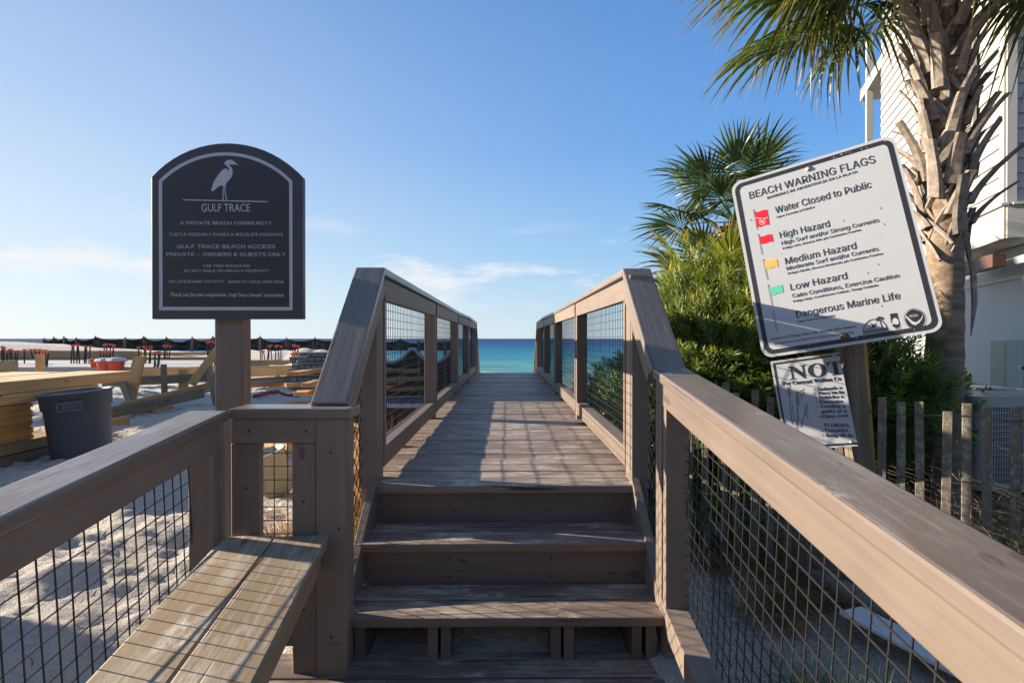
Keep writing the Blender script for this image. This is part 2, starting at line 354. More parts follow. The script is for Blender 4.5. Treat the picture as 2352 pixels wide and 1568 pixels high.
# ------------------------------------------------------------------ the boardwalk
def H(h): return EYE + h
walk = thing('boardwalk', 'brown painted wooden boardwalk over the dune with steps and wire mesh railings', 'boardwalk', (0, 2.6, 0))
deck = sub('deck', walk)
y = 2.578; DW = .615; DZ = H(-.698)
k = 0
bx('deck_nosing', (-DW - .015, y, DZ - .038), (DW - .012, y + .138, DZ), M_deck, deck, .007); y += .143
while y < 11.05:
    w_ = .1385; dz = rnd.uniform(-.002, .0035)
    o = board('deck_board', (-.70 + rnd.uniform(-.01, .01), y + w_ / 2, DZ - .019 + dz), (.70 + rnd.uniform(-.01, .01), y + w_ / 2 + rnd.uniform(-.002, .002), DZ - .019 + dz + rnd.uniform(-.002, .002)), w_, .038, (0, rnd.uniform(-.02, .02), 1), M_deck, deck, .0045)
    y += w_ + rnd.choice((.003, .004, .006, .009))
DEND = y
for sx_ in (-.66, .0, .66): bx('joist', (sx_ - .02, 2.62, DZ - .28), (sx_ + .02, DEND - .03, DZ - .045), M_rail, deck, .003, 1)
for yy in (4.8, 6.9, 8.9, 10.9):
    for sx_ in (-.56, .56): bx('pile', (sx_ - .07, yy - .07, -3.5 if yy > 8 else -.4), (sx_ + .07, yy + .07, DZ - .29), M_rail, deck, .006, 2)
stairs = sub('staircase', walk)
T2, T1, T0 = H(-.876), H(-1.055), H(-1.234)
def tread(zt, yf, x0, x1, n=2):
    for i in range(n):
        bx('tread_board', (x0, yf + i * .1425, zt - .036), (x1, yf + i * .1425 + .1385, zt + rnd.uniform(-.001, .002)), M_tread, stairs, .006)
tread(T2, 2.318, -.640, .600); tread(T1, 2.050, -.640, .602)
bx('riser', (-.652, 2.604, T2 - .034), (.604, 2.632, DZ - .041), M_stair_shade, stairs, .003)
bx('riser', (-.642, 2.338, T1 - .034), (.602, 2.366, T2 - .039), M_stair_shade, stairs, .003)
for xs in (-.62, -.565, -.285, -.235, .188, .238, .50, .555):      # stringers seen under the lowest tread
    pts = [(2.085, T1 - .04), (2.085, -.12), (2.13, -.12), (2.62, .16), (2.62, T2 - .04), (2.37, T2 - .04), (2.37, T1 - .04)]
    m = MB(); m.prism([(p[0], p[1]) for p in pts], Matrix(((0, 1, 0, xs - .02), (1, 0, 0, 0), (0, 0, 1, 0), (0, 0, 0, 1))), .038); m.obj('stringer', M_stair_shade, stairs)
# landing boards, sloping gently down behind the camera
LS = .085
for i in range(14):
    yb = 2.13 - i * .146; zt = T0 - (2.13 - yb) * LS
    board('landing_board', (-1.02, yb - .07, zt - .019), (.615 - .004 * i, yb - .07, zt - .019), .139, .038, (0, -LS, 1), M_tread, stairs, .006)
# nail heads
m = MB()
def screw(x, y, z, nrm='z', r=.004):
    vs = []
    for k in range(6):
        a = 2 * pi * k / 6; vs.append((x + r * cos(a), y + r * sin(a), z + .0012) if nrm == 'z' else (x + r * cos(a), y - .0012, z + r * sin(a)))
    m.add(vs, [tuple(range(6))])
yy = 2.65
for i in range(58):
    for sx_ in (-.56, .0, .56):
        for dy in (-.035, .035): screw(sx_ + rnd.uniform(-.008, .008), yy + dy, DZ + .004)
    yy += .144
for sx_ in (-.60, -.25, .19, .55):
    for zz in (.03, .11): screw(sx_, 2.338, T1 + zz, 'y', .005)
    screw(sx_, 2.604, T2 + .05, 'y', .005)
    for a_ in (.03, .11, .17, .25): screw(sx_, 2.05 + a_, T1 + .001); screw(sx_, 2.318 + a_, T2 + .001)
o = m.obj('screw_heads', M_screw, stairs, fix=False); o['kind'] = 'stuff'

SP = .0508; WR = .0021
def wires(name, poly, u, parent, mat=M_wire, spacing=SP, wob=.0012, r=WR):
    """welded wire clipped to a flat convex outline; u = direction of one set of wires"""
    poly = [Vector(p) for p in poly]; u = Vector(u).normalized(); nrm = (poly[1] - poly[0]).cross(poly[2] - poly[0]).normalized(); v = nrm.cross(u)
    m = MB()
    for a, bb, off in ((u, v, 0), (v, u, r * 1.6)):
        ts = [(p - poly[0]).dot(bb) for p in poly]; t0 = min(ts) + .012; n = 0
        while t0 < max(ts) - .004:
            hits = []
            for i in range(len(poly)):
                p, p2 = poly[i], poly[(i + 1) % len(poly)]; d0 = (p - poly[0]).dot(bb) - t0; d1 = (p2 - poly[0]).dot(bb) - t0
                if d0 * d1 < 0: hits.append(p.lerp(p2, d0 / (d0 - d1)))
            if len(hits) >= 2:
                hits.sort(key=lambda h: h.dot(a)); A, B = hits[0], hits[-1]
                if (B - A).length > .03:
                    kk = max(1, int((B - A).length / .25)); ph = rnd.uniform(0, 6); am = rnd.uniform(0, wob)
                    pts = [A.lerp(B, j / kk) + bb * (am * sin(ph + 3.0 * j)) + nrm * (off + am * .8 * cos(ph + 2.1 * j)) for j in range(kk + 1)]
                    m.tube(pts, r, 4, False)
            t0 += spacing
    return m.obj(name, mat, parent, fix=False)

BR = H(-.652)
POSTS = [2.72, 4.76, 6.88, 8.84, 10.86]; CAPT = H(.352)
def side(s, xin):
    """the level railing on one side (s = -1 left, +1 right)"""
    rl = sub('railing', walk)
    xo = lambda a: xin + s * a
    def bxs(name, a0, a1, y0, y1, z0, z1, mat=M_rail, axis=1, bev=.004):
        x0, x1 = sorted((xo(a0), xo(a1))); return bx(name, (x0, y0, z0), (x1, y1, z1), mat, rl, bev, axis)
    # cap, with the slight bends it has
    zs = [CAPT, CAPT - .006, CAPT - .014, CAPT + .004, CAPT - .020]
    for i in range(4):
        y0 = POSTS[i] + .045 if i else (2.702 if s < 0 else 2.747); y1 = POSTS[i + 1] + (.0435 if i < 3 else .0)
        board('rail_cap', (xo(.066), y0, zs[i] - .019), (xo(.066), y1, zs[i + 1] - .019), .142, .038, (0, 0, 1), M_cap, rl, .007)
    for i, py in enumerate(POSTS):
        bxs('post', .016, .105, py - .045, py + .044, -.3 if i < 3 else -2.5, zs[i] - .0385, axis=2)
    for i in range(4):
        y0 = POSTS[i] + .0445; y1 = POSTS[i + 1] - .0455; zt = CAPT - .052
        bxs('top_rail', .006, .044, y0, y1, zt - .108, zt + (0 if i != 1 else .002))
        bxs('bottom_rail', .012, .100, y0, y1, BR, BR + .100)
        bxs('stile', .010, .098, y0 + .002, y0 + .040, BR + .101, zt - .109, axis=2)
        bxs('stile', .010, .098, y1 - .040, y1 - .002, BR + .101, zt - .109, axis=2)
        xm = xo(.088)
        wires('wire_mesh', [(xm, y0 + .02, H(-.56)), (xm, y1 - .02, H(-.56)), (xm, y1 - .02, zt - .05), (xm, y0 + .02, zt - .05)], (0, 1, 0), rl)
    # far flight: the cap runs down towards the beach
    board('rail_cap', (xo(.066), 10.83, CAPT - .028), (xo(.066), 12.3, CAPT - 1.25), .142, .038, (0, 0, 1), M_cap, rl, .006)
    bxs('post', .01, .10, 11.25, 11.34, -2.6, CAPT - .42, axis=2)
    bxs('stringer', .05, .09, 11.10, 11.12, -2.6, DZ - .1, axis=2)
    return rl
railL = side(-1, -.612); railR = side(1, .588)
for i in range(8):                # far steps down to the beach, out of sight behind the deck edge
    bx('tread_board', (-.6, DEND + .03 + i * .28, DZ - .22 - i * .19), (.6, DEND + .27 + i * .28, DZ - .18 - i * .19), M_tread, stairs, .005)

def stair_rail(s, xin, top, bot, name_parent):
    """sloping rail beside the steps: top and bot are (y, h) of the cap's upper face"""
    rl = name_parent; xo = lambda a: xin + s * a
    A = Vector((xo(.066), top[0], H(top[1]))); B = Vector((xo(.066), bot[0], H(bot[1])))
    d = (B - A).normalized(); n = Vector((0, -d.z, d.y)); n = n if n.z > 0 else -n
    board('rail_cap', A - n * .019 - d * .006, B - n * .019 + d * .012, .142, .038, n, M_cap, rl, .007)
    # board under the cap, inner side
    board('top_rail', Vector((xo(.026), A.y, A.z)) - n * .088, Vector((xo(.026), B.y, B.z)) - n * .088 - d * .045, .038, .09, n, M_rail, rl, .004)
    # sloping skirt board beside the treads
    P0 = Vector((xo(.026), 2.63, DZ - .035)); P1 = Vector((xo(.026), 2.06, T0 + .07))
    sk = (P1 - P0).normalized(); ns = Vector((0, -sk.z, sk.y)); ns = ns if ns.z > 0 else -ns
    board('skirt_board', P0 - sk * .04, P1 + sk * .02, .038, .14, ns, M_rail, rl, .004)
    # upper stile next to the first post
    x0, x1 = sorted((xo(.010), xo(.098)))
    bx('stile', (x0, 2.602, DZ - .02), (x1, 2.64, A.z - .175), M_rail, rl, .004, 2)
    xm = xo(.086)
    zt = lambda yy: A.z + (B.z - A.z) * (yy - A.y) / (B.y - A.y)
    zb = lambda yy: P0.z + (P1.z - P0.z) * (yy - P0.y) / (P1.y - P0.y)
    ya, yb = 2.60, bot[0] + .06
    wires('wire_mesh', [(xm, yb, zb(yb)), (xm, ya, zb(ya)), (xm, ya, zt(ya) - .14), (xm, yb, zt(yb) - .14)], (0, -d.y, -d.z), rl)
stair_rail(-1, -.612, (2.70, .349), (2.08, -.238), railL)
stair_rail(1, .588, (2.745, .352), (2.20, -.118), railR)

m = MB()
def dot(p, nrm, r=.0045):
    nrm = Vector(nrm); a_ = nrm.cross(Vector((0, 0, 1)) if abs(nrm.z) < .9 else Vector((0, 1, 0))).normalized(); b_ = nrm.cross(a_); p = Vector(p) + nrm * .0015
    m.add([p + a_ * r * cos(2 * pi * k / 7) + b_ * r * sin(2 * pi * k / 7) for k in range(7)], [tuple(range(7))])
for s_, xi in ((-1, -.612), (1, .588)):
    for i, py in enumerate(POSTS):
        for dz in (.06, .12):
            for dy in (-.09, .09): dot((xi + s_ * .0055, py + dy, CAPT - .052 - dz), (-s_, 0, 0))
        for dy in (-.02, .02): dot((xi + s_ * .07, py + dy, CAPT + .001), (0, 0, 1), .004)
for (x, z) in ((-.65, H(-.42)), (-.62, H(-.70)), (-.75, H(-.60)), (-.75, H(-1.0)), (-.65, H(-1.1)), (-.95, H(-.34)), (-.74, H(-.34)), (-.96, H(-.55))): dot((x, 2.0075, z), (0, -1, 0), .005)
for xx, zz in ((-.95, 0), (-.80, 0), (-.68, 0), (-.95, .03), (-.68, .03)): dot((xx, 2.05 + zz * 1.8, H(-.2565)), (0, 0, 1), .004)
m.obj('screw_heads', M_screw, walk, fix=False)['kind'] = 'stuff'
# --- left: short wall facing the steps' foot, then the rail that runs past the camera
XL0, XL1 = -1.02, -.576
cz = H(-.257)
bx('rail_cap', (XL0 - .0, 2.0, cz - .039), (XL1, 2.142, cz), M_cap, railL, .007)
bx('top_rail', (-1.02, 2.012, cz - .130), (-.706, 2.050, cz - .0395), M_rail, railL, .004)
bx('corner_post', (-.705, 2.008, -.10), (-.590, 2.098, cz - .0395), M_rail, railL, .004, 2)
bx('stile', (-.795, 2.014, H(-1.30)), (-.7065, 2.050, cz - .131), M_rail, railL, .003, 2)
bx('stile', (-1.02, 2.014, H(-1.14)), (-.915, 2.050, cz - .131), M_rail, railL, .003, 2)
bx('panel_board', (-1.0, 2.016, H(-1.035)), (-.7065, 2.049, H(-.88)), M_rail, railL, .003)
bx('panel_board', (-1.0, 2.017, H(-1.14)), (-.7075, 2.0505, H(-1.037)), M_rail, railL, .003)
wires('wire_mesh', [(-.94, 2.057, H(-.90)), (-.78, 2.057, H(-.90)), (-.78, 2.057, cz - .12), (-.94, 2.057, cz - .12)], (1, 0, 0), railL)
# --- sloping approach rails (direction per metre ahead)
def approach(s, P, slx, slz, y0, y1, rl, panel_h, bott):
    """P: inner upper edge of the cap at depth P.y; the rail runs from y1 (far) to y0 (behind the camera)"""
    at_ = lambda yy, a, dz: Vector((P[0] + slx * (yy - P[1]) + s * a, yy, P[2] + slz * (yy - P[1]) + dz))
    dv = Vector((slx, 1, slz)).normalized()
    board('rail_cap', at_(y0, .069, -.019), at_(y1, .069, -.019), .142, .038, (0, 0, 1), M_cap, rl, .008)
    board('top_rail', at_(y0, .030, -.0838), at_(y1 - .005, .030, -.0838), .038, .088, (0, 0, 1), M_rail, rl, .004)
    board('bottom_rail', at_(y0, .055, -panel_h), at_(y1 - .005, .055, -panel_h), .088, .088, (0, 0, 1), M_rail, rl, .004)
    yy = y1 - .024; first = True
    while yy > y0:
        for o_ in ((0, .050) if first else (0, .085)):
            a = at_(yy - o_, .055, -panel_h + .046); c = at_(yy - o_, .055, -.1285)
            bx('stile', (a.x - .044, a.y - .019, a.z), (c.x + .044, c.y + .019, c.z), M_rail, rl, .003, 2)
        first = False; yy -= 2.3
    for (a, b_) in ((y0, y1 - .05),):
        wires('wire_mesh', [at_(a, .092, -panel_h + .03), at_(b_, .092, -panel_h + .03), at_(b_, .092, -.10), at_(a, .092, -.10)], dv, rl)
    return at_
atL = approach(-1, (-1.02, 2.0, H(-.262)), -.064, .078, -.9, 2.0, railL, .93, 0)
atR = approach(1, (.590, 2.2, H(-.120)), .032, .110, -.9, 2.2, railR, .93, 0)
bx('corner_post', (.600, 2.05, -.12), (.690, 2.09, H(-.120) - .045), M_rail, railR, .004, 2)

# ------------------------------------------------------------------ bench
bench = thing('bench', 'long wooden plank bench sloping along the left mesh railing beside the steps', 'bench', (-.85, 1.2, 0))
SB = .066
def bz(yy): return H(-.722) + SB * (yy - 2.0)
for xa, xb in ((-1.036, -.852), (-.846, -.660)):
    c0 = (xa + xb) / 2; y0, y1 = -.75, 2.004; f = -.112
    board('seat_board', (c0 - f * (2 - y0), y0, bz(y0) - .019), (c0, y1, bz(y1) - .019), xb - xa, .038, (0, 0, 1), M_bench, bench, .006)
board('apron', (-.70 + .112 * 2.75, -.75, bz(-.75) - .083), (-.70, 1.99, bz(1.99) - .083), .038, .088, (0, 0, 1), M_bench, bench, .003)
for yy in (.1, 1.2):
    xx = -.95 + .112 * (2 - yy); board('leg', (xx, yy, bz(yy) - .04), (xx, yy, -.2), .089, .089, (0, 1, 0), M_bench, bench, .004)
    board('cross_rail', (xx - .05, yy, bz(yy) - .085), (xx + .22, yy, bz(yy) - .085), .038, .088, (0, 0, 1), M_bench, bench, .003)
# ------------------------------------------------------------------ lettering
FONTP = os.path.join(bpy.utils.resource_path('LOCAL'), 'datafiles', 'fonts', 'Inter.woff2')
try: F_SANS = bpy.data.fonts.load(FONTP)
except Exception: F_SANS = None
def serif(s_, italic=False):
    out = ''
    for ch in s_:
        o_ = ord(ch)
        if 'A' <= ch <= 'Z': out += chr((0x1D434 if italic else 0x1D400) + o_ - 65)
        elif 'a' <= ch <= 'z': out += '\u210E' if italic and ch == 'h' else chr((0x1D44E if italic else 0x1D41A) + o_ - 97)
        elif '0' <= ch <= '9' and not italic: out += chr(0x1D7CE + o_ - 48)
        else: out += ch
    return out
_texts = []
def text(body, parent, M, x, z, w=None, capw=None, align='L', mat=None, font=F_SANS, bold=0, ratio=.727, rise=0.0, name='lettering', y=-.0012):
    """line of letters in a sign's own plane (local x right, z up); w = final width, capw = capital height"""
    cu = bpy.data.curves.new('lettering', 'FONT'); cu.body = body
    if font: cu.font = font
    size = capw / ratio; cu.size = size; cu.offset = bold * size; cu.resolution_u = 3; cu.extrude = .0006
    o = bpy.data.objects.new(name, cu); C.objects.link(o)
    _texts.append((o, parent, M, x, z, w, align, mat, rise, y, name))
def flush_texts():
    bpy.context.view_layer.update(); dg = bpy.context.evaluated_depsgraph_get()
    for o, parent, M, x, z, w, align, mat, rise, y, name in _texts:
        me = bpy.data.meshes.new_from_object(o.evaluated_get(dg)); me.name = 'lettering'
        cs = np.empty(len(me.vertices) * 3, dtype=np.float32); me.vertices.foreach_get('co', cs); cs = cs.reshape(-1, 3)
        x0, x1 = cs[:, 0].min(), cs[:, 0].max(); k = (w / (x1 - x0)) if w else 1
        ww = (x1 - x0) * k; xs = (cs[:, 0] - x0) * k + (x if align == 'L' else x - ww / 2)
        out = np.stack([xs, y - cs[:, 2], z + cs[:, 1] + rise * (xs - x)], -1); me.vertices.foreach_set('co', out.ravel().astype(np.float32)); me.update()
        me.materials.clear(); me.materials.append(mat)
        cu = o.data; bpy.data.objects.remove(o); bpy.data.curves.remove(cu)
        link(name, me, parent, None, M)
    _texts.clear()
def flat(name, pts, M, y, mat, parent, d=.0008):
    m = MB(); m.prism(pts, M @ Matrix.Translation((0, y - d, 0)), d); return m.obj(name, mat, parent)
def ring(pts_o, pts_i, M, y, mat, parent, name, d=.0008):
    n = len(pts_o); vs = [M @ Vector((p[0], y, p[1])) for p in pts_o + pts_i] + [M @ Vector((p[0], y - d, p[1])) for p in pts_o + pts_i]
    fs = []
    for i in range(n):
        j = (i + 1) % n; a = 2 * n
        fs += [(a + i, a + j, a + n + j, a + n + i), (i, a + i, a + j, j), (n + i, n + j, a + n + j, a + n + i)]
    m = MB(); m.add(vs, fs); return m.obj(name, mat, parent)
def rrect(x0, z0, x1, z1, r, n=6):
    out = []
    for cx_, cz_, a0 in ((x1 - r, z1 - r, 0), (x0 + r, z1 - r, 90), (x0 + r, z0 + r, 180), (x1 - r, z0 + r, 270)):
        for k in range(n + 1): a = R(a0 + 90 * k / n); out.append((cx_ + r * cos(a), cz_ + r * sin(a)))
    return out
# ---- community sign on its post
M_sign = simple('slate brown sign board', (.056, .050, .060), .42, .12, 6, .05, 300)
M_face = simple('sign face', (.036, .032, .038), .36, .2, 5, .03, 300)
M_silver = simple('silver sign print', (.46, .48, .52), .5, .05, 8, 0)
M_signpost = painted_wood('painted sign post', (.150, .115, .096), .0)
sg = thing('community_sign', 'dark arched community sign with a white heron on a square brown post', 'sign', tuple(W(530, 930, 2.72)))
S = .73 / 1232.0
sy0 = 2.655
base = W(355, 733, sy0); MS = Matrix.Translation(base)
def cs_(x, y_): return ((x - 152) * S, (1522 - y_) * S)
def arch(xl, xr, zb, zs, zt, n=18):
    cxm = (xl + xr) / 2; h = zt - zs; wd = (xr - xl) / 2; rad = (wd * wd + h * h) / (2 * h); a0 = math.asin(wd / rad)
    return [(xl, zb), (xr, zb)] + [(cxm + rad * sin(a0 - 2 * a0 * k / n), zt - rad + rad * cos(a0 - 2 * a0 * k / n)) for k in range(n + 1)]
xl, zb = 0, 0; xr = .73
o1 = arch(-.004, .727, 0, (1522 - 362) * S, (1522 - 84) * S)
m = MB(); m.prism([(x, z) for x, z in o1], MS, .038); bo = m.obj('sign_board', M_sign, sg)
bo.modifiers.new('b', 'BEVEL').width = .003
r1 = arch(cs_(208, 0)[0], cs_(1296, 0)[0], cs_(0, 1450)[1], cs_(0, 392)[1], cs_(0, 160)[1]); r2 = arch(cs_(236, 0)[0], cs_(1270, 0)[0], cs_(0, 1422)[1], cs_(0, 402)[1], cs_(0, 186)[1])
flat('sign_face', r2, MS, -.0006, M_face, sg)
ring(r1, r2, MS, -.0005, M_silver, sg, 'border_line', .0012)
heron = [(735, 262), (740, 250), (750, 238), (765, 225), (790, 219), (812, 228), (828, 240), (861, 265), (822, 258), (800, 260), (783, 257), (780, 264), (795, 278), (806, 292), (810, 315), (806, 345), (797, 367), (780, 388), (763, 405), (756, 415), (752, 434), (751, 470), (757, 515), (764, 548), (757, 548), (745, 490), (744, 440), (739, 437), (737, 490), (734, 548), (727, 548), (730, 485), (734, 434), (720, 430), (700, 438), (680, 450), (660, 470), (648, 475), (636, 478), (642, 445), (655, 405), (675, 372), (700, 335), (725, 306), (745, 294), (765, 293), (775, 313), (781, 308), (782, 292), (772, 279), (757, 268), (752, 254), (744, 254)]
flat('heron_emblem', [cs_(*p) for p in heron], MS, -.0014, M_silver, sg)
flat('ground_line', [cs_(406, 552), cs_(1095, 566), cs_(1095, 558), cs_(406, 544)], MS, -.0014, M_silver, sg)
def cst(body, cxp, ybase, wpx, cap, font=F_SANS, bold=0, **k): text(body, sg, MS, cs_(cxp, 0)[0], cs_(0, ybase)[1], wpx * S, cap * S, 'C', M_silver, font, bold, y=-.0016, **k)
cst('GULF TRACE', 753, 643, 394, 64, None, 0, ratio=.70)
cst('A PRIVATE BEACH COMMUNITY', 753, 750, 744, 38)
cst('TURTLE FRIENDLY DUNES & WILDLIFE PRESERVE', 755, 842, 930, 33)
cst('GULF TRACE BEACH ACCESS', 755, 943, 798, 42)
cst('PRIVATE - OWNERS & GUESTS ONLY', 756, 1007, 974, 42)
cst('USE THIS WALKOVER', 758, 1096, 380, 29)
cst('DO NOT WALK ON PRIVATE PROPERTY', 757, 1137, 686, 29)
cst('NO LIFEGUARD ON DUTY', 514, 1225, 446, 29); cst('SWIM AT YOUR OWN RISK', 998, 1227, 458, 29)
cst(serif('Thank you for your cooperation.', True), 529, 1335, 462, 27, None, .01, ratio=.68)
cst(serif('Gulf Trace Owners\u2019 Association', True), 999, 1338, 452, 27, None, .01, ratio=.68)
pA = W(497, 930, 2.70)
bx('sign_post', (pA.x, 2.694, -.3), (pA.x + .140, 2.782, base.z + .75), M_signpost, sg, .008, 2)
# ---- signs on the tilted post, right. plane recovered from the corners the photo shows
K0 = lambda px, py: np.array([(px - 1165) / F, 1.0, (777 - py) / F])
def plane_from(cn, width):
    """cn: TL, TR, BR, BL pixels of a rectangle; returns its matrix (origin BL, x right, z up) and its size"""
    p = [K0(*c_) for c_ in cn]; A = np.stack([p[0], p[2], -p[1], -p[3]], 1); _, _, vt = np.linalg.svd(A); d = vt[-1]; d = d / d[0]
    P = [Vector(p[0] * d[0]), Vector(p[1] * d[2]), Vector(p[2] * d[1]), Vector(p[3] * d[3])]
    u = ((P[1] - P[0]) + (P[2] - P[3])) / 2; k = width / u.length; P = [q_ * k for q_ in P]; u = u.normalized()
    v = ((P[0] - P[3]) + (P[1] - P[2])) / 2; hh = v.length; v = (v - u * v.dot(u)).normalized(); n = u.cross(v)
    c_ = (P[0] + P[1] + P[2] + P[3]) / 4 + Vector((0, 0, EYE)); M = Matrix((u, -n, v)).transposed().to_4x4(); M.translation = c_ - u * width / 2 - v * hh / 2
    print('sign plane', width, hh, [round(q_.y, 2) for q_ in P], 'skew', round(u.dot(((P[0] - P[3])).normalized()), 3)); return M, hh
def homog(src, dst):
    A = []
    for (x, y_), (u, v) in zip(src, dst): A += [[x, y_, 1, 0, 0, 0, -u * x, -u * y_, -u], [0, 0, 0, x, y_, 1, -v * x, -v * y_, -v]]
    _, _, vt = np.linalg.svd(np.array(A)); Hm = vt[-1].reshape(3, 3)
    return lambda x, y_: ((Hm @ [x, y_, 1])[0] / (Hm @ [x, y_, 1])[2], (Hm @ [x, y_, 1])[1] / (Hm @ [x, y_, 1])[2])
M_white = simple('white sign face', (.44, .455, .475), .42, .06, 9, .04, 200)
M_black = simple('black print', (.022, .022, .026), .45, .2, 40, 0)
M_fine = simple('fine grey lettering', (.075, .075, .08), .5, .1, 60, 0)
M_ink = simple('grey black lettering', (.035, .035, .04), .5, .2, 60, 0)
M_red = simple('red print', (.62, .012, .025), .45, .06, bump=0)
M_yel = simple('yellow print', (.78, .42, .055), .45, .06, bump=0)
M_grn = simple('green print', (.10, .50, .33), .45, .06, bump=0)
M_pur = simple('faded violet print', (.45, .42, .66), .5, .1, bump=0)
M_alu = simple('bolt metal', (.42, .40, .36), .35, .2, 60, .2, 200, .8)
M_rust = simple('rusty bolt', (.12, .05, .025), .7, .3, 100, .3, 300)
WS = .74
MW_, HS = plane_from([(1695, 417), (2078, 300), (2153, 762), (1737, 825)], WS)
ws = thing('warning_sign', 'large white beach warning flags sign tilted to the left on a leaning post', 'sign', tuple(W(2000, 1080, 2.6)))
h2 = homog([(135, 331), (1199, 5.8), (1407, 1289), (251.6, 1464)], [(0, HS), (WS, HS), (WS, 0), (0, 0)])
m = MB(); m.prism(rrect(0, 0, WS, HS, .05), MW_, .003); m.obj('sign_panel', M_white, ws)
bd = .0145; bw = .021
ring(rrect(bd, bd, WS - bd, HS - bd, .042), rrect(bd + bw, bd + bw, WS - bd - bw, HS - bd - bw, .026), MW_, -.0004, M_black, ws, 'border_line')
def wst(body, xa, ya, xb, yb, cap, bold=.0, mat=M_ink):
    a = h2(xa, ya); b_ = h2(xb, yb); capm = cap * HS / 1135.0
    bold = 0
    if cap < 40: mat = M_fine
    text(body, ws, MW_, a[0], (a[1]), b_[0] - a[0], capm, 'L', mat, F_SANS, bold, rise=(b_[1] - a[1]) / (b_[0] - a[0]), y=-.0012)
wst('BEACH WARNING FLAGS', 250, 433, 1066, 195, 66)
wst('BANDERAS DE ADVERTENCIA EN LA PLAYA', 361, 433, 945, 262, 22)
wst('Water Closed to Public', 407, 527, 1027, 358, 60)
wst('Agua Cerrada al P\u00fablico', 410, 557, 654, 490, 17)
wst('High Hazard', 422, 689, 742, 613, 57)
wst('High Surf and/or Strong Currents', 428, 733, 1056, 583, 33)
wst('Peligro Alto, Resaca Alta y/o Corrientes Fuertes', 432, 761, 937, 640, 17)
wst('Medium Hazard', 443, 859, 898, 757, 57)
wst('Moderate Surf and/or Currents', 447, 897, 1036, 770, 33)
wst('Peligro Medio, Resaca Moderada y/o Corrientes Fuertes', 452, 924, 1062, 795, 17)
wst('Low Hazard', 462, 1027, 824, 952, 57)
wst('Calm Conditions, Exercise Caution', 469, 1075, 1151, 944, 33)
wst('Peligro Bajo, Condiciones Calmas, Tenga Cuidado', 471, 1104, 1013, 1000, 17)
wst('Dangerous Marine Life', 484, 1203, 1147, 1083, 57)
wst('Vida Marina Peligrosa', 487, 1236, 723, 1195, 18)
wst('Absence of Flags Does Not Assure Safe Waters', 310, 1348, 856, 1266, 20)
wst('La Ausencia de Banderas No Asegura Aguas Seguras', 333, 1376, 833, 1303, 17)
def wpoly(name, pts, mat, y=-.0010): return flat(name, [h2(*p) for p in pts], MW_, y, mat, ws, .0005)
def flagpoly(x0, y0, w_, h_, skew=-.16):
    top = [(x0 + w_ * k / 8, y0 + skew * w_ * k / 8 + 3.5 * sin(k / 8 * 2 * pi)) for k in range(9)]
    return top + [(x + 5, y_ + h_) for x, y_ in top[::-1]]
for (px, py, h_, mt, nm) in ((273, 516, 98, M_red, 'double_red_flag'), (290, 676, 48, M_red, 'red_flag'), (309, 838, 48, M_yel, 'yellow_flag'), (328, 1005, 50, M_grn, 'green_flag')):
    wpoly(nm, flagpoly(px, py, 81, h_), mt)
wpoly('violet_flag', [(360, 1170), (378, 1163), (410, 1166), (424, 1172), (427, 1196), (400, 1210), (366, 1208), (357, 1190)], M_pur)
for (xa, ya, xb, yb) in ((268, 508, 281, 632), (286, 668, 299, 795), (304, 830, 320, 958), (322, 995, 336, 1124), (340, 1162, 354, 1294)):
    for dx in (-3, 2.6): wpoly('flag_pole', [(xa + dx, ya), (xa + dx + 1.3, ya), (xb + dx + 1.3, yb), (xb + dx, yb)], M_ink)
    wpoly('flag_pole', [(xa - 4, ya - 4), (xa + 4, ya - 5), (xa + 4, ya), (xa - 4, ya + 1)], M_ink)
M_wp = simple('white print', (.5, .5, .5), .5, .03, bump=0)
wpoly('wave_line', [(275, 553), (300, 553), (318, 559), (340, 556), (356, 549), (356, 554), (340, 561), (318, 564), (300, 558), (275, 558)], M_wp, -.0016)
def circ(cx_, cy_, r, n=22, k=1.0): return [(cx_ + r * cos(2 * pi * i / n), cy_ + k * r * sin(2 * pi * i / n)) for i in range(n)]
def wring(cx_, cy_, r, w_, mat, y=-.0016, name='emblem'): return ring([h2(*p) for p in circ(cx_, cy_, r)], [h2(*p) for p in circ(cx_, cy_, r - w_)], MW_, y, mat, ws, name, .0005)
wring(316, 580, 21, 3, M_wp); wpoly('emblem', [(302, 567), (305, 565), (331, 592), (328, 595)], M_wp, -.0017)
wpoly('emblem', [(303, 578), (320, 574), (330, 582), (310, 588)], M_wp, -.0018); wpoly('emblem', circ(355, 855, 6, 10), M_wp, -.0016)
# agency emblems
wpoly('emblem', circ(1225, 1213, 60), M_black)
wring(1225, 1213, 67, 2.5, M_ink); wpoly('emblem', [(1172, 1190), (1186, 1204), (1210, 1228), (1232, 1236), (1262, 1214), (1282, 1180), (1272, 1212), (1252, 1238), (1226, 1254), (1206, 1246), (1186, 1222), (1170, 1202)], M_wp, -.0018)
a = h2(1196, 1204); b_ = h2(1250, 1196); text('NOAA', ws, MW_, a[0], a[1], b_[0] - a[0], 20 * HS / 1135, 'L', M_wp, F_SANS, 0, rise=(b_[1] - a[1]) / (b_[0] - a[0]), y=-.0020)
wpoly('emblem', [(1072, 1180), (1116, 1174), (1122, 1228), (1076, 1238)], M_black); wpoly('emblem', [(1082, 1224), (1094, 1208), (1108, 1206), (1120, 1220), (1124, 1240), (1112, 1250), (1088, 1244)], M_wp, -.0018)
wpoly('emblem', [(1080, 1248), (1128, 1236), (1124, 1258), (1104, 1272), (1086, 1264)], M_black)
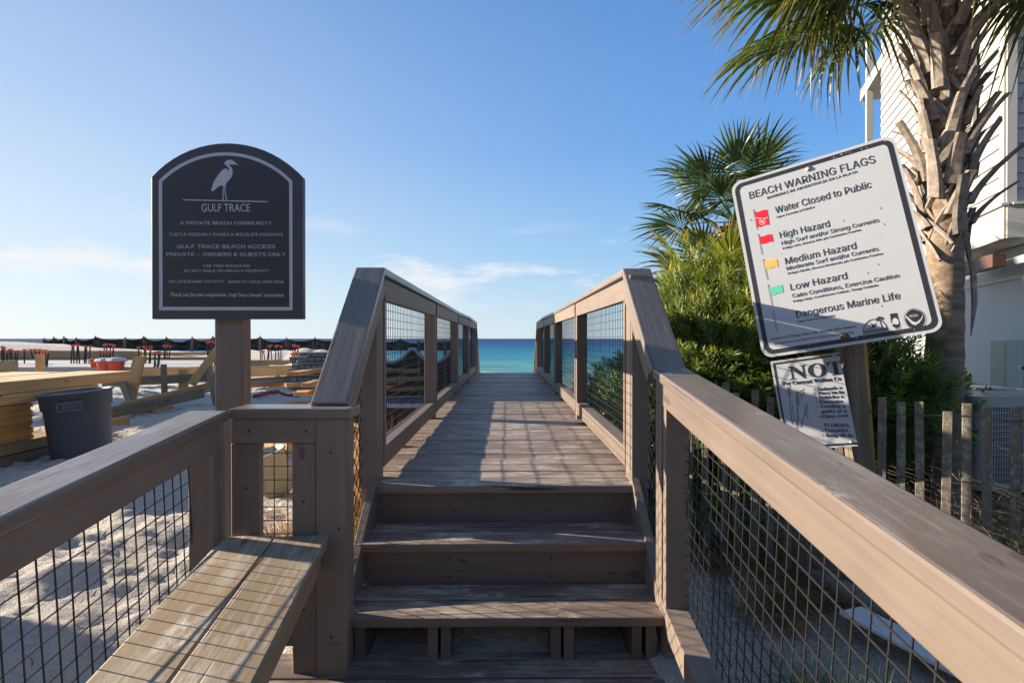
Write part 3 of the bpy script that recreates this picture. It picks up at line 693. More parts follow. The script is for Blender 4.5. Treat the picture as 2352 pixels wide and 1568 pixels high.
for k_ in range(3): wpoly('emblem', [(1096, 1262 + 8 * k_), (1132, 1256 + 8 * k_), (1132, 1258 + 8 * k_), (1096, 1264 + 8 * k_)], M_ink)
arcp = [(972 + 78 * cos(R(180 + k * 12)), 1290 + 78 * sin(R(180 + k * 12)) - 6 * (k / 7 - 1)) for k in range(16)]; arci = [(972 + 73 * cos(R(180 + k * 12)), 1290 + 73 * sin(R(180 + k * 12)) - 6 * (k / 7 - 1)) for k in range(16)]
wpoly('emblem', arcp + arci[::-1], M_ink)
for k_ in range(4): wpoly('emblem', [(894, 1290 + 6 * k_), (1050, 1266 + 6 * k_), (1050, 1269 + 6 * k_), (894, 1293 + 6 * k_)], M_ink)
wpoly('emblem', [(1002, 1222), (1006, 1222), (1020, 1275), (1014, 1276)], M_ink); wpoly('emblem', [(978, 1225), (984, 1208), (1000, 1196), (1020, 1198), (1030, 1210), (1024, 1222), (1008, 1214), (992, 1228)], M_ink)
wpoly('emblem', [(938, 1236), (962, 1248), (984, 1238), (970, 1256), (990, 1258), (960, 1268), (948, 1262), (956, 1254)], M_ink)
wst('FLORIDA', 912, 1284, 966, 1274, 13)
rs_ = random.Random(5)
for k_ in range(16):   # scuffs in the border and a few dirt specks
    xx, yy = rs_.choice([(rs_.uniform(800, 1150), 0), (rs_.uniform(300, 1300), 1)]); 
    if yy == 0: c_ = (xx, 331 - (xx - 135) * .3055 + 26 + rs_.uniform(0, 14))
    else: c_ = (xx, 1464 - (xx - 251) * .1515 - 34 - rs_.uniform(0, 12))
    r_ = rs_.uniform(1.5, 5); wpoly('paint_chip', [(c_[0] - r_, c_[1]), (c_[0], c_[1] - r_ * .6), (c_[0] + r_ * 1.3, c_[1] - r_ * .3), (c_[0] + r_ * .3, c_[1] + r_ * .5)], M_wp, -.0016)
for (xx, yy) in ((830, 575), (1085, 600), (1025, 860), (1025, 1130), (1072, 495), (245, 570), (600, 975), (955, 915)):
    wpoly('dirt_speck', [(xx - 3, yy - 7), (xx + 3, yy - 5), (xx + 2, yy + 7), (xx - 1, yy + 3)], M_grey)
def bolt(M, x, z, mat, parent, r=.010):
    m = MB(); Mb = M @ Matrix.Translation((x, -.001, z)) @ Matrix.Rotation(R(90), 4, 'X')
    m.lathe([(r * 1.6, 0), (r * 1.5, .0015), (r, .0022), (r * .95, .006), (r * .6, .0075), (0.0005, .008)], 10, Mb); m.obj('bolt', mat, parent, True)
p_ = h2(640, 234); bolt(MW_, p_[0], p_[1], M_alu, ws); p_ = h2(778, 1327); bolt(MW_, p_[0], p_[1], M_rust, ws, .012)
# post, bolted flat behind the panel and leaning with it
bxs_ = (h2(640, 234)[0] + h2(778, 1327)[0]) / 2 + .016
def inplane(M, x, y_, z): return M @ Vector((x, y_, z))
nW = (MW_.to_3x3() @ Vector((0, 1, 0)))
tp_, bt_ = W(1955, 800, 2.70), W(1976, 1075, 2.70); ax_ = (tp_ - bt_).normalized()
board('sign_post', bt_ - ax_ * .75, tp_ + ax_ * .14, .089, .089, (0, 1, 0), M_post, ws, .004)
board('backing_board', bt_ - ax_ * .75 + Vector((.061, -.012, 0)), tp_ + ax_ * .12 + Vector((.058, -.012, 0)), .030, .030, (0, 1, 0), M_lum, ws, .003)
ns_ = thing('notice_sign', 'white beach rules notice with sea oats drawing, lower sign beside the leaning post', 'sign', tuple(W(1870, 1035, 2.62)))
nc = [(1777.5, 828.6), (1932.8, 809.8), (1958.8, 1020.4), (1803.5, 1042)]
Minv = MW_.inverted(); eye_ = Minv @ Vector((0, 0, EYE))
def onplane(px, py, yl):      # where the line of sight meets a plane parallel to the big sign
    r_ = (Minv @ W(px, py, 1.0)) - eye_; k_ = (yl - eye_.y) / r_.y; return MW_ @ (eye_ + r_ * k_)
cN = [onplane(px, py, .100) for px, py in nc]
uN = ((cN[1] - cN[0]) + (cN[2] - cN[3])) / 2; vN = ((cN[0] - cN[3]) + (cN[1] - cN[2])) / 2; WN = uN.length; HN = vN.length
uN.normalize(); vN = (vN - uN * vN.dot(uN)).normalized(); nN = uN.cross(vN); rq_ = Quaternion(nN, R(-1.8)); uN = rq_ @ uN; vN = rq_ @ vN
MN_ = Matrix((uN, -nN, vN)).transposed().to_4x4(); MN_.translation = (cN[0] + cN[1] + cN[2] + cN[3]) / 4 - uN * WN / 2 - vN * HN / 2
print('notice', WN, HN, MN_.translation)
X2 = WN + .012
h3 = homog([(162, 258), (640, 200), (720, 848), (242, 915)], [(0, HN), (WN, HN), (WN, 0), (0, 0)])
M_white2 = simple('white notice panel', (.40, .415, .44), .4, .05, 9, .03, 200); M_navy = simple('dark green print', (.014, .024, .032), .45, .2, 50, 0)
m = MB(); m.prism([(0, 0), (X2, 0), (X2, HN), (0, HN)], MN_, .003); m.obj('sign_panel', M_white2, ns_)
b2 = .010
for q4 in ([(b2, b2), (b2 + .008, b2), (b2 + .008, HN - b2), (b2, HN - b2)], [(b2, HN - b2 - .008), (X2, HN - b2 - .008), (X2, HN - b2), (b2, HN - b2)], [(b2, b2), (X2, b2), (X2, b2 + .008), (b2, b2 + .008)]):
    flat('border_line', q4, MN_, -.0006 - .0002 * len(q4), M_navy, ns_)
def nst(body, xa, ya, xb, yb, cap):
    a = h3(xa, ya); b_ = h3(xb, yb)
    text(serif(body), ns_, MN_, a[0], a[1], b_[0] - a[0], cap * HN / 655, 'L', M_navy, None, .004, ratio=.665, rise=(b_[1] - a[1]) / (b_[0] - a[0]), y=-.0016)
nst('NOT', 304, 392, 690, 352, 92)
nst('Per Current Walton Co', 246, 437, 660, 396, 26)
for body, xa, ya, xb, yb in (('Animals o', 492, 472, 662, 457), ('Fires on be', 497, 501, 676, 487), ('Vehicles o', 500, 530, 668, 519), ('Excessive ', 505, 562, 664, 552), ('Vending p', 508, 594, 679, 585), ('parks or a', 514, 628, 684, 618), ('Glass cont', 515, 664, 694, 650), ('Unlawful', 528, 761, 683, 752), ('Keep off du', 532, 795, 716, 786)):
    nst(body.strip(), xa, ya, xb, yb, 22)
nst('FLORIDA', 526, 724, 696, 718, 22)
for (xx, yy) in ((475, 462), (479, 493), (483, 524), (487, 556), (490, 588), (499, 656), (511, 755), (514, 786)): flat('bullet', [h3(*p) for p in circ(xx, yy, 4.5, 10)], MN_, -.001, M_navy, ns_, .0005)
def stalk(pts, w_=2.0):
    o_ = []; i_ = []
    for k, (x, y_) in enumerate(pts):
        w2 = w_ * (1 - .5 * k / len(pts)); o_.append((x - w2, y_)); i_.append((x + w2, y_))
    flat('sea_oats_drawing', [h3(*p) for p in o_ + i_[::-1]], MN_, -.0011, M_navy, ns_, .0005)
stalk([(300, 720), (296, 640), (292, 560), (293, 500), (287, 450)]); stalk([(335, 730), (345, 640), (350, 560), (345, 475)]); stalk([(362, 740), (380, 670), (410, 600), (425, 585)]); stalk([(318, 700), (312, 640), (306, 570)], 1.6); stalk([(322, 720), (350, 690), (340, 600)], 1.6)
for (cx_, cy_, n_) in ((290, 500, 7), (350, 540, 9), (385, 520, 6), (408, 625, 9)):
    for k_ in range(n_):
        yy = cy_ - 45 + k_ * 11; dx = (-1) ** k_ * 11; flat('sea_oats_drawing', [h3(*p) for p in [(cx_, yy), (cx_ + dx, yy - 18), (cx_ + dx * 1.2, yy - 9)]], MN_, -.0011, M_navy, ns_, .0005)
for (xx, yy) in ((625, 219), (701, 823)): p_ = h3(xx, yy); bolt(MN_, p_[0], p_[1], M_alu, ns_, .006)
flush_texts()

# ------------------------------------------------------------------ leaves
def leafmat(name, c1, c2, tip=None, trans=.35, rough=.45, spec=.5):
    m, t, b = newmat(name); q = NT(t); g = t.nodes.new('ShaderNodeNewGeometry')
    r = g.outputs['Random Per Island']; v = q.coord(jitter=False)
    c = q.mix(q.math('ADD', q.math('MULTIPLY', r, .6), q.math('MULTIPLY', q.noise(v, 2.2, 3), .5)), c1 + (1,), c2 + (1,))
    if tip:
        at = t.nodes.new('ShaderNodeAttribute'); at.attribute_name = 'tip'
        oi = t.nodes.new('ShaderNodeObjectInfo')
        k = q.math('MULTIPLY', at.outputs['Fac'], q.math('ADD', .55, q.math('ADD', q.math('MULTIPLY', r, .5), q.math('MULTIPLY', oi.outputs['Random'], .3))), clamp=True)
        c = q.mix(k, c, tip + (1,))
    t.links.new(c, b.inputs['Base Color']); b.inputs['Roughness'].default_value = rough; b.inputs['Specular IOR Level'].default_value = spec
    tr = t.nodes.new('ShaderNodeBsdfTranslucent'); c2_ = q.mix(1, c, (1.5, 1.7, .6, 1) if 'leaves' in name or 'green' in name else (1.2, 1.05, .8, 1), 'MULTIPLY'); t.links.new(c2_, tr.inputs['Color'])
    mx = t.nodes.new('ShaderNodeMixShader'); mx.inputs[0].default_value = trans; t.links.new(b.outputs[0], mx.inputs[1]); t.links.new(tr.outputs[0], mx.inputs[2])
    t.links.new(mx.outputs[0], t.nodes['Material Output'].inputs['Surface']); return m
ML_yew = leafmat('yew pine leaves', (.035, .068, .012), (.115, .155, .022), (.42, .38, .035))
ML_hedge = leafmat('hedge leaves', (.035, .075, .012), (.10, .17, .022), (.28, .32, .03))
ML_palm = leafmat('palm leaves', (.028, .060, .012), (.075, .12, .018), (.24, .155, .07), .22, .38, .6)
ML_palm2 = leafmat('blue green palm leaves', (.025, .055, .022), (.07, .115, .045), (.16, .14, .06), .2, .4, .6)
ML_pale = leafmat('yellowed palm leaves', (.09, .10, .02), (.20, .19, .045), (.34, .24, .10), .3)
M_boot = raw_wood('palm boot', (.17, .135, .11, 1), (.40, .345, .295, 1), False, .85, .006)
M_bark = raw_wood('palm bark', (.12, .085, .058, 1), (.36, .27, .19, 1), False, .9, .012)
M_twig = simple('twig bark', (.12, .085, .05), .8, .3, 30, .3, 100)

def sprig(n, length, leaf, width, spread=45, tipk=1.0, rows=1):
    """a twig of narrow leaves; returns (quads verts (n*6,3), tip values)"""
    vs = []; tp = []
    rr = random.Random(n * 31 + int(length * 1000))
    for i in range(n):
        t_ = i / n; base_ = Vector((0, 0, t_ * length)); a = i * 2.4 + rr.uniform(-.3, .3); sp_ = R(spread * (1 - .35 * t_) + rr.uniform(-8, 8))
        d = Vector((cos(a) * sin(sp_), sin(a) * sin(sp_), cos(sp_))); sidev = d.cross(Vector((0, 0, 1))).normalized(); l = leaf * rr.uniform(.75, 1.1) * (1 - .25 * abs(t_ - .5))
        nrm_ = sidev.cross(d)
        for s_, w_ in ((0, .25), (.5, 1), (1, .12)):
            c_ = base_ + d * l * s_ + nrm_ * (-.10 * l * s_ * s_)
            vs.append(c_ - sidev * width * w_ / 2); vs.append(c_ + sidev * width * w_ / 2)
            tp.append(tipk * t_); tp.append(tipk * t_)
    f = []
    for i in range(n): b = i * 6; f += [(b, b + 1, b + 3, b + 2), (b + 2, b + 3, b + 5, b + 4)]
    return np.array([tuple(v) for v in vs]), np.array(tp), np.array(f)
def scatter_sprigs(name, P, D, S_, sp, mat, parent, tipw=None, kind='stuff'):
    v0, t0, f0 = sp; n = len(P); D = D / np.linalg.norm(D, axis=1, keepdims=True)
    a = nr.uniform(0, 2 * pi, n); h_ = np.where(np.abs(D[:, 2:3]) < .9, np.array([[0, 0, 1.]]), np.array([[1., 0, 0]]))
    U = np.cross(h_, D); U /= np.linalg.norm(U, axis=1, keepdims=True); V = np.cross(D, U)
    ca, sa = np.cos(a)[:, None], np.sin(a)[:, None]; U, V = U * ca + V * sa, V * ca - U * sa
    out = (v0[None, :, 0:1] * U[:, None, :] + v0[None, :, 1:2] * V[:, None, :] + v0[None, :, 2:3] * D[:, None, :]) * S_[:, None, None] + P[:, None, :]
    ff = (f0[None] + (np.arange(n) * len(v0))[:, None, None]).reshape(-1, 4)
    me = mesh_np(name, out.reshape(-1, 3), ff)
    tt = np.tile(t0, (n, 1)) * (tipw[:, None] if tipw is not None else 1)
    me.attributes.new('tip', 'FLOAT', 'POINT').data.foreach_set('value', tt.ravel().astype(np.float32))
    o = link(name, me, parent, mat); o['kind'] = kind; return o
def bush(root, name, lumps, n, sp, mat, tipz=.6, size=(.8, 1.25), up=.6, inner=.45):
    """leafy mass: sprigs on the uneven surface and in the volume of overlapping lumps ((cx,cy,cz),(rx,ry,rz))"""
    P = []; D = []; T = []
    wt = np.array([l_[1][0] * l_[1][1] + l_[1][0] * l_[1][2] for l_ in lumps]); wt = wt / wt.sum()
    for (c_, r_), w_ in zip(lumps, wt):
        k = int(n * w_); u = nr.normal(size=(k, 3)); u /= np.linalg.norm(u, axis=1, keepdims=True)
        rad = np.where(nr.uniform(size=k) < inner, nr.uniform(.45, .9, k), nr.uniform(.86, 1.12, k))
        lump = 1 + .34 * vn(u[:, 0] * 3.2 + c_[0] * 7, u[:, 1] * 3.2 + u[:, 2] * 3.9, 31) + .22 * vn(u[:, 0] * 8 + u[:, 2] * 6, u[:, 1] * 8 + c_[1], 17)
        keep = nr.uniform(size=k) < np.clip(.55 + 1.5 * vn(u[:, 0] * 5 + 3, u[:, 1] * 5 + u[:, 2] * 5, 77), .12, 1)
        p = np.array(c_) + u * rad[:, None] * lump[:, None] * np.array(r_); d = u * np.array([1, 1, .8]) + np.array([0, 0, up]) + nr.normal(size=(k, 3)) * .35
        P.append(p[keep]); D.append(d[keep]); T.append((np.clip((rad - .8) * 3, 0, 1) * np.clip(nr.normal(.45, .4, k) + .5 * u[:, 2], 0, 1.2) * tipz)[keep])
    P = np.concatenate(P); D = np.concatenate(D); T = np.concatenate(T); ok = P[:, 2] > .05; P, D, T = P[ok], D[ok], T[ok]
    scatter_sprigs(name, P, D, nr.uniform(size[0], size[1], len(P)), sp, mat, root, T)
    m = MB(); r2_ = random.Random(len(lumps) * 13)
    c0 = Vector((lumps[0][0][0], lumps[0][0][1], gz(lumps[0][0][0], lumps[0][0][1]) - .05))
    for (c_, r_) in lumps:
        for k in range(4):
            e = Vector(c_) + Vector((r2_.uniform(-.6, .6) * r_[0], r2_.uniform(-.6, .6) * r_[1], r2_.uniform(-.2, .7) * r_[2])); s0 = c0 + Vector((r2_.uniform(-.15, .15), r2_.uniform(-.15, .15), 0))
            mid = s0.lerp(e, .5) + Vector((r2_.uniform(-.15, .15), r2_.uniform(-.15, .15), .12)); m.tube([s0, mid, e], [.016, .010, .004], 5)
    m.obj('branches', M_twig, root)
SPY = sprig(24, .15, .075, .0085, 50); SPY2 = sprig(12, .10, .048, .022, 55); 
def wl(px, py, d, rx, ry, rz):
    p = W(px, py, d); return ((p.x, p.y, p.z), (rx, ry, rz))
b1 = thing('yew_pine_shrub', 'large yellow green needle leaved shrub between the boardwalk railing and the warning sign', 'shrub', (2.1, 4.6, 0))
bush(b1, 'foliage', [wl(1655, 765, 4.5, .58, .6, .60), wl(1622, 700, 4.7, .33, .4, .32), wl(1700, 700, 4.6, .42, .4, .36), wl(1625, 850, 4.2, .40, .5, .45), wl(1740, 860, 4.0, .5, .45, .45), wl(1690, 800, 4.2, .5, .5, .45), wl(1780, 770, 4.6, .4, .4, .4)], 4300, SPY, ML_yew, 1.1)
b2_ = thing('yew_pine_shrub', 'dark green needle leaved shrub behind the leaning sign post', 'shrub', (2.9, 4.4, 0))
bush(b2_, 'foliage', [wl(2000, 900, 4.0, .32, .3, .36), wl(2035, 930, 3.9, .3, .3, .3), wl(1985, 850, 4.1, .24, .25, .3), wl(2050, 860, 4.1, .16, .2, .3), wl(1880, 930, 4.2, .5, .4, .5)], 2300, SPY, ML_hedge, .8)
b3_ = thing('hedge_shrub', 'low broad leaved green hedge behind the picket fence, left of the palm trunk', 'shrub', (3.3, 4.9, 0))
bush(b3_, 'foliage', [wl(2110, 960, 4.7, .42, .35, .40), wl(2060, 1010, 4.5, .4, .35, .35), wl(2160, 1000, 4.8, .35, .3, .35), wl(1990, 1010, 4.3, .4, .3, .4)], 3000, SPY2, ML_hedge, .6)
b4_ = thing('dark_shrub', 'dark evergreen shrub close behind the right mesh railing under the fan palm', 'shrub', (1.3, 4.6, 0))
bush(b4_, 'foliage', [((1.35, 4.4, .45), (.38, .9, .5)), ((1.3, 3.5, .35), (.3, .5, .42)), ((1.5, 5.8, .5), (.45, .9, .55)), ((1.55, 3.9, .8), (.3, .45, .4))], 2600, SPY2, ML_hedge, .3)
b5_ = thing('low_shrub', 'scrubby dark growth hiding the sand beyond the last right railing panels', 'shrub', (1.9, 8.4, 0))
bush(b5_, 'foliage', [((1.7, 7.6, .25), (.6, 1.3, .45)), ((2.2, 9.0, .35), (.9, 1.3, .5)), ((2.6, 6.4, .6), (.8, 1.0, .8)), ((3.4, 8.2, .7), (1.0, 1.2, .9))], 2600, SPY, ML_hedge, .4, (1.1, 1.7))

# ------------------------------------------------------------------ palms
def frond_mesh(nseg, Lb, pet, droop, seed, wseg=.034, arc=125, fold=.012, ragged=.12):
    r_ = random.Random(seed); vs = []; fs = []; tips = []
    def strip(cs, ws, nrm, tv, fold_):
        b = len(vs)
        for (c_, sdv), w_, tt in zip(cs, ws, tv):
            for k in (-1, 0, 1): vs.append(c_ + sdv * w_ * k - (nrm * fold_ * w_ / .03 if k == 0 else Vector())); tips.append(tt)
        for i in range(len(cs) - 1):
            for k in (0, 1): fs.append((b + i * 3 + k, b + i * 3 + k + 1, b + (i + 1) * 3 + k + 1, b + (i + 1) * 3 + k))
    # petiole, arching
    pc = []; 
    for i in range(7):
        t_ = i / 6; pc.append(Vector((pet * t_, 0, -.10 * pet * t_ * t_)))
    strip([(p, Vector((0, 1, 0))) for p in pc], [.020 - .010 * i / 6 for i in range(7)], Vector((0, 0, 1)), [.05] * 7, .012)
    hub = pc[-1]; dth = R(2 * arc) / nseg
    for i in range(nseg):
        th = -R(arc) + (i + .5) * dth; cosz = cos(th)
        start = hub + Vector((.20 * Lb * max(0, cosz), 0, -.04 * Lb * max(0, cosz)))
        Ls = Lb * (1 - .30 * abs(th) / R(arc)) * r_.uniform(1 - ragged, 1.0); dirv = Vector((cos(th), sin(th), .10 - .05 * abs(th) + r_.uniform(-.03, .03))).normalized()
        dr = droop * r_.uniform(.6, 1.5) + (.5 if r_.random() < .10 else 0); tw = r_.uniform(-.15, .15)
        cs, ws, tv = [], [], []
        for s_ in (0, .2, .42, .6, .78, .92, 1.0):
            g_ = max(0, s_ - .38); c_ = start + dirv * Ls * (s_ - .25 * dr * g_ * g_) + Vector((0, 0, -dr * Ls * (g_ ** 1.7) * 1.15 - .05 * Ls * s_ * s_)) + Vector((-sin(th), cos(th), 0)) * tw * g_ * g_ * Ls
            w_ = Ls * s_ * math.tan(dth / 2) * 1.06 + .002 if s_ <= .42 else (Ls * .42 * math.tan(dth / 2) * 1.06) * (1 - ((s_ - .42) / .58) ** 1.4) + .0008
            sdv = Vector((-sin(th), cos(th), .35 * (1 if i % 2 else -1) * (1 if s_ < .5 else 2.0))).normalized(); cs.append((c_, sdv)); ws.append(w_); tv.append(max(0, (s_ - .62) / .38) ** 1.3)
        strip(cs, ws, Vector((0, 0, 1)), tv, fold)
    me = mesh_np('frond', [tuple(v) for v in vs], fs)
    me.attributes.new('tip', 'FLOAT', 'POINT').data.foreach_set('value', np.array(tips, dtype=np.float32)); return me
def fronds(root, center, specs, meshes, mat, name='frond'):
    for k, (az, elv, sc_, roll) in enumerate(specs):
        me = meshes[k % len(meshes)]
        if not me.materials: me.materials.append(mat)
        M = Matrix.Translation(center) @ Matrix.Rotation(R(az), 4, 'Z') @ Matrix.Rotation(-R(elv), 4, 'Y') @ Matrix.Rotation(R(roll), 4, 'X') @ Matrix.Scale(sc_, 4)
        link(name, me, root, None, M)
def boot_mesh(seed, Ls, bend):
    r_ = random.Random(seed); bm_ = MB()
    def slab(path, ws, ts):
        b = len(bm_.v)
        for (c_, w_, t_) in zip(path, ws, ts):
            c_ = Vector(c_)
            for (a, e) in ((-1, 0), (-.6, 1), (.6, 1), (1, 0), (.6, -.6), (-.6, -.6)): bm_.v.append((c_.x + t_ * e, c_.y + w_ * a, c_.z))
        for i in range(len(path) - 1):
            for k in range(6): bm_.f.append((b + i * 6 + k, b + i * 6 + (k + 1) % 6, b + (i + 1) * 6 + (k + 1) % 6, b + (i + 1) * 6 + k))
        bm_.f.append(tuple(b + (len(path) - 1) * 6 + k for k in range(6)))
    lean = r_.uniform(-.10, .10)
    for sg_ in (-1, 1):
        slab([(-.085, sg_ * .085, -.20), (-.045, sg_ * .068, -.10), (.002, sg_ * .035, 0), (.025, sg_ * .008, .06)], [.016, .022, .026, .026], [.010, .012, .014, .015])
    P_ = []; 
    for i in range(6):
        t_ = i / 5; P_.append((.025 + bend * t_ ** 1.4 * Ls, lean * t_ * Ls / .3, -.02 + Ls * t_ * (1 - .18 * bend * t_)))
    slab(P_, [.046, .048, .045, .041, .037, .035 + r_.uniform(-.004, .006)], [.022, .022, .020, .017, .015, .014])
    return bm_.mesh('leaf_base')
def palm_trunk(root, base, H_, r0, r1, z_split, seedv):
    n, m_ = 28, 60; vs = []
    for j in range(m_ + 1):
        t_ = j / m_; z = base.z - .15 + t_ * (H_ + .15)
        rad = r0 + (r1 - r0) * t_ + .045 * math.exp(-t_ * 12); lx = .10 * sin(t_ * 2.2) - .13 * t_
        for k in range(n):
            a = 2 * pi * k / n; rr = rad * (1 + .035 * sin(j * 1.9 + 1.3 * sin(a * 2 + j * .35)) + .035 * float(vn(np.array([a * 3.2]), np.array([j * .8]), seedv)[0]))
            vs.append((base.x + lx + rr * cos(a), base.y + rr * sin(a), z))
    fs = [(j * n + k, j * n + (k + 1) % n, (j + 1) * n + (k + 1) % n, (j + 1) * n + k) for j in range(m_) for k in range(n)]
    o = link('trunk', mesh_np('trunk', vs, fs, True), root, M_bark); return lambda z: Vector((base.x + .10 * sin((z - base.z + .15) / (H_ + .15) * 2.2) - .13 * (z - base.z + .15) / (H_ + .15), base.y, z))
pb_ = W(2200, 1100, 4.05); pbase = Vector((pb_.x - .10, 4.05, 0))
pg = thing('palm_tree', 'tall cabbage palm with criss-cross leaf stubs on its trunk in front of the white house', 'palm tree', tuple(pbase))
tr_ = palm_trunk(pg, pbase, 4.1, .120, .110, 2.0, 3)
bms = [boot_mesh(i, (.30, .36, .42, .26)[i % 4], (.30, .42, .62, .80, .50, .36)[i]) for i in range(6)]
for me in bms: me.materials.append(M_boot)
nb = 0; z = 1.98; k = 0
while z < 3.98:
    c_ = tr_(z); az = k * 137.5 + rnd.uniform(-14, 14); t_ = (z - 1.98) / 1.64
    M = Matrix.Translation(c_ + Vector((cos(R(az)) * .12, sin(R(az)) * .12, 0))) @ Matrix.Rotation(R(az), 4, 'Z') @ Matrix.Rotation(R(rnd.uniform(-22, 22)), 4, 'X') @ Matrix.Scale(rnd.uniform(.9, 1.18) * (1 - .10 * t_), 4)
    link('leaf_base', bms[(k * 5 + rnd.randrange(3)) % 6], pg, None, M); z += .027; k += 1
m = MB(); m.lathe([(.15, 1.85), (.165, 1.9), (.155, 1.96), (.14, 2.02)], 24, Matrix.Translation((tr_(2).x, tr_(2).y, 0))); 
dead = MB(); p0 = tr_(1.75) + Vector((.135, -.05, 0)); dead.tube([p0 + Vector((0, 0, .1)), p0 + Vector((.035, 0, .02)), p0 + Vector((.045, 0, -.25)), p0 + Vector((.02, 0, -.48))], [.01, .022, .018, .004], 6); dead.obj('peeling_bark', M_boot, pg)
FM = [frond_mesh(42, .92, .70, dd, s_) for dd, s_ in ((.55, 1), (.8, 2), (1.05, 3), (1.3, 4), (.7, 5))]
ctr = tr_(4.0)
specs = []
for k in range(36):
    az = k * 137.5 + rnd.uniform(-10, 10); t_ = k / 35; specs.append((az, 80 - 78 * t_ ** .8 + rnd.uniform(-6, 6), rnd.uniform(.95, 1.15), rnd.uniform(-25, 25)))
# those seen at the top of the picture: low fronds to the left, the front and the right
for az, e, s_, ro in ((183, 0, 1.08, 12), (193, 9, 1.08, -25), (174, 13, 1.02, 30), (204, -4, 1.0, 20), (230, 4, .95, -12), (250, 6, .92, 15), (272, 12, .85, 0), (292, 8, .9, -12), (318, 0, 1.0, 0), (334, -8, 1.1, -18), (348, -9, 1.1, 15), (188, 22, 1.08, 0), (2, 0, 1.15, 10), (216, 16, 1.1, 0), (326, 14, 1.1, 0)): specs.append((az, e, s_, ro))
fronds(pg, ctr, specs, FM, ML_palm)
# second palm, smaller, behind the shrub
q1 = W(1688, 590, 6.6)
pm = thing('palm_tree', 'smaller fan palm with dark green leaves rising behind the needle leaved shrub', 'palm tree', (q1.x, q1.y, .1))
m = MB(); nn = 16; m.lathe([(.20, .05), (.17, .8), (.19, q1.z - .45), (.235, q1.z - .05), (.20, q1.z + .30), (.12, q1.z + .42)], nn, Matrix.Translation((q1.x, q1.y, 0))); m.obj('trunk', M_bark, pm, True)
bm2 = [boot_mesh(20 + i, .20, .9) for i in range(2)]; 
for me in bm2: me.materials.append(M_bark)
z = q1.z - .45; k = 0
while z < q1.z + .3:
    az = k * 137.5; link('leaf_base', bm2[k % 2], pm, None, Matrix.Translation((q1.x + .17 * cos(R(az)), q1.y + .17 * sin(R(az)), z)) @ Matrix.Rotation(R(az), 4, 'Z')); z += .03; k += 1
FM2 = [frond_mesh(38, .80, .75, dd, s_, arc=135) for dd, s_ in ((.25, 11), (.4, 12), (.6, 13))]
c2 = Vector((q1.x, q1.y, q1.z + .42)); specs = []
for az, e, s_, ro in ((180, 2, .80, 25), (192, 14, .76, -20), (165, 48, .78, 10), (120, 62, .8, 0), (215, 42, .8, 10), (250, 62, .78, 0), (290, 60, .8, 0), (20, 52, .78, 0), (350, 34, .85, 10), (330, 12, .8, 0), (60, 40, .8, 0), (100, 30, .8, 0), (235, 24, .7, 0), (275, 78, .75, 0), (10, 66, .85, 0)): specs.append((az, e, s_, ro))
fronds(pm, c2, specs, FM2, ML_palm2)
q2 = W(1612, 668, 6.0)
pl = thing('palm_tree', 'short yellowed palm clump behind the shrub beside the right railing', 'palm tree', (q2.x, q2.y, .1))
m = MB(); m.lathe([(.16, .05), (.15, 1.0), (.13, q2.z)], 14, Matrix.Translation((q2.x, q2.y, 0))); m.obj('trunk', M_bark, pl, True)
FM3 = [frond_mesh(34, .66, .50, dd, s_, arc=120) for dd, s_ in ((.3, 21), (.55, 22))]
fronds(pl, Vector((q2.x + .1, q2.y, q2.z - .1)), [(180, 18, .9, 20), (200, 40, .9, 0), (160, 58, .9, 0), (240, 30, .85, 0), (280, 55, .95, 0), (320, 48, .95, 10), (20, 42, 1, 0), (350, 20, 1, 0), (90, 70, 1, 0), (260, 8, .8, 0), (188, -6, .8, 0), (40, 60, 1, 0)], FM3, ML_pale)
q3 = Vector((1.38, 4.15, .32))
pf = thing('dwarf_palmetto', 'low dark fan palm with upright leaves close behind the right mesh railing', 'palm', (1.38, 4.15, 0))
FM4 = [frond_mesh(26, .62, .42, dd, s_, arc=105) for dd, s_ in ((.10, 31), (.2, 32))]
fronds(pf, q3, [(80, 72, 1.0, 0), (170, 62, .95, 0), (250, 70, .9, 0), (300, 52, .9, 0), (20, 55, .95, 0), (120, 45, .9, 0), (200, 38, .8, 0)], FM4, ML_palm2)
# ------------------------------------------------------------------ white house on the right
M_side = simple('white clapboard paint', (.42, .405, .37), .55, .05, 5, .05, 60)
M_trimw = simple('white trim paint', (.44, .425, .39), .5, .04, 5, .04, 60)
M_stucco = simple('pale stucco', (.46, .49, .50), .8, .08, 1.2, .35, 45)
M_shut = simple('beige shutter paint', (.32, .30, .25), .5, .06, 5, .04, 60)
M_brown = simple('brown beam paint', (.11, .055, .035), .5, .12, 5, .1, 60)
M_glass, t, b = newmat('window glass'); b.inputs['Base Color'].default_value = (.03, .09, .10, 1); b.inputs['Roughness'].default_value = .06; b.inputs['Specular IOR Level'].default_value = .8
hs = thing('white_house', 'white clapboard beach house with beige louvred shutter behind the tall palm', 'house', (6, 6.5, 0))
hc = Vector((6.0, 6.5, 0)); ha = Vector((.388, 1, 0)).normalized(); hb = Vector((ha.y, -ha.x, 0))
def hp(t_, o_, z, in_=0): return hc + ha * t_ + hb * o_ + Vector((0, 0, z))          # t along the left wall, o along the right wall
ZB = H(1.62); LAP = .178; LL = 5.35; RL = 7.0
Mx = Matrix((ha, hb, Vector((0, 0, 1)))).transposed().to_4x4(); Mx.translation = hc
m = MB(); m.box((LL / 2 + .01, RL / 2 + .03, (ZB + 8.2) / 2), (LL - .04, RL - .04, 8.2 - ZB), Mx); m.obj('wall', M_side, hs)
k = 0; z = ZB
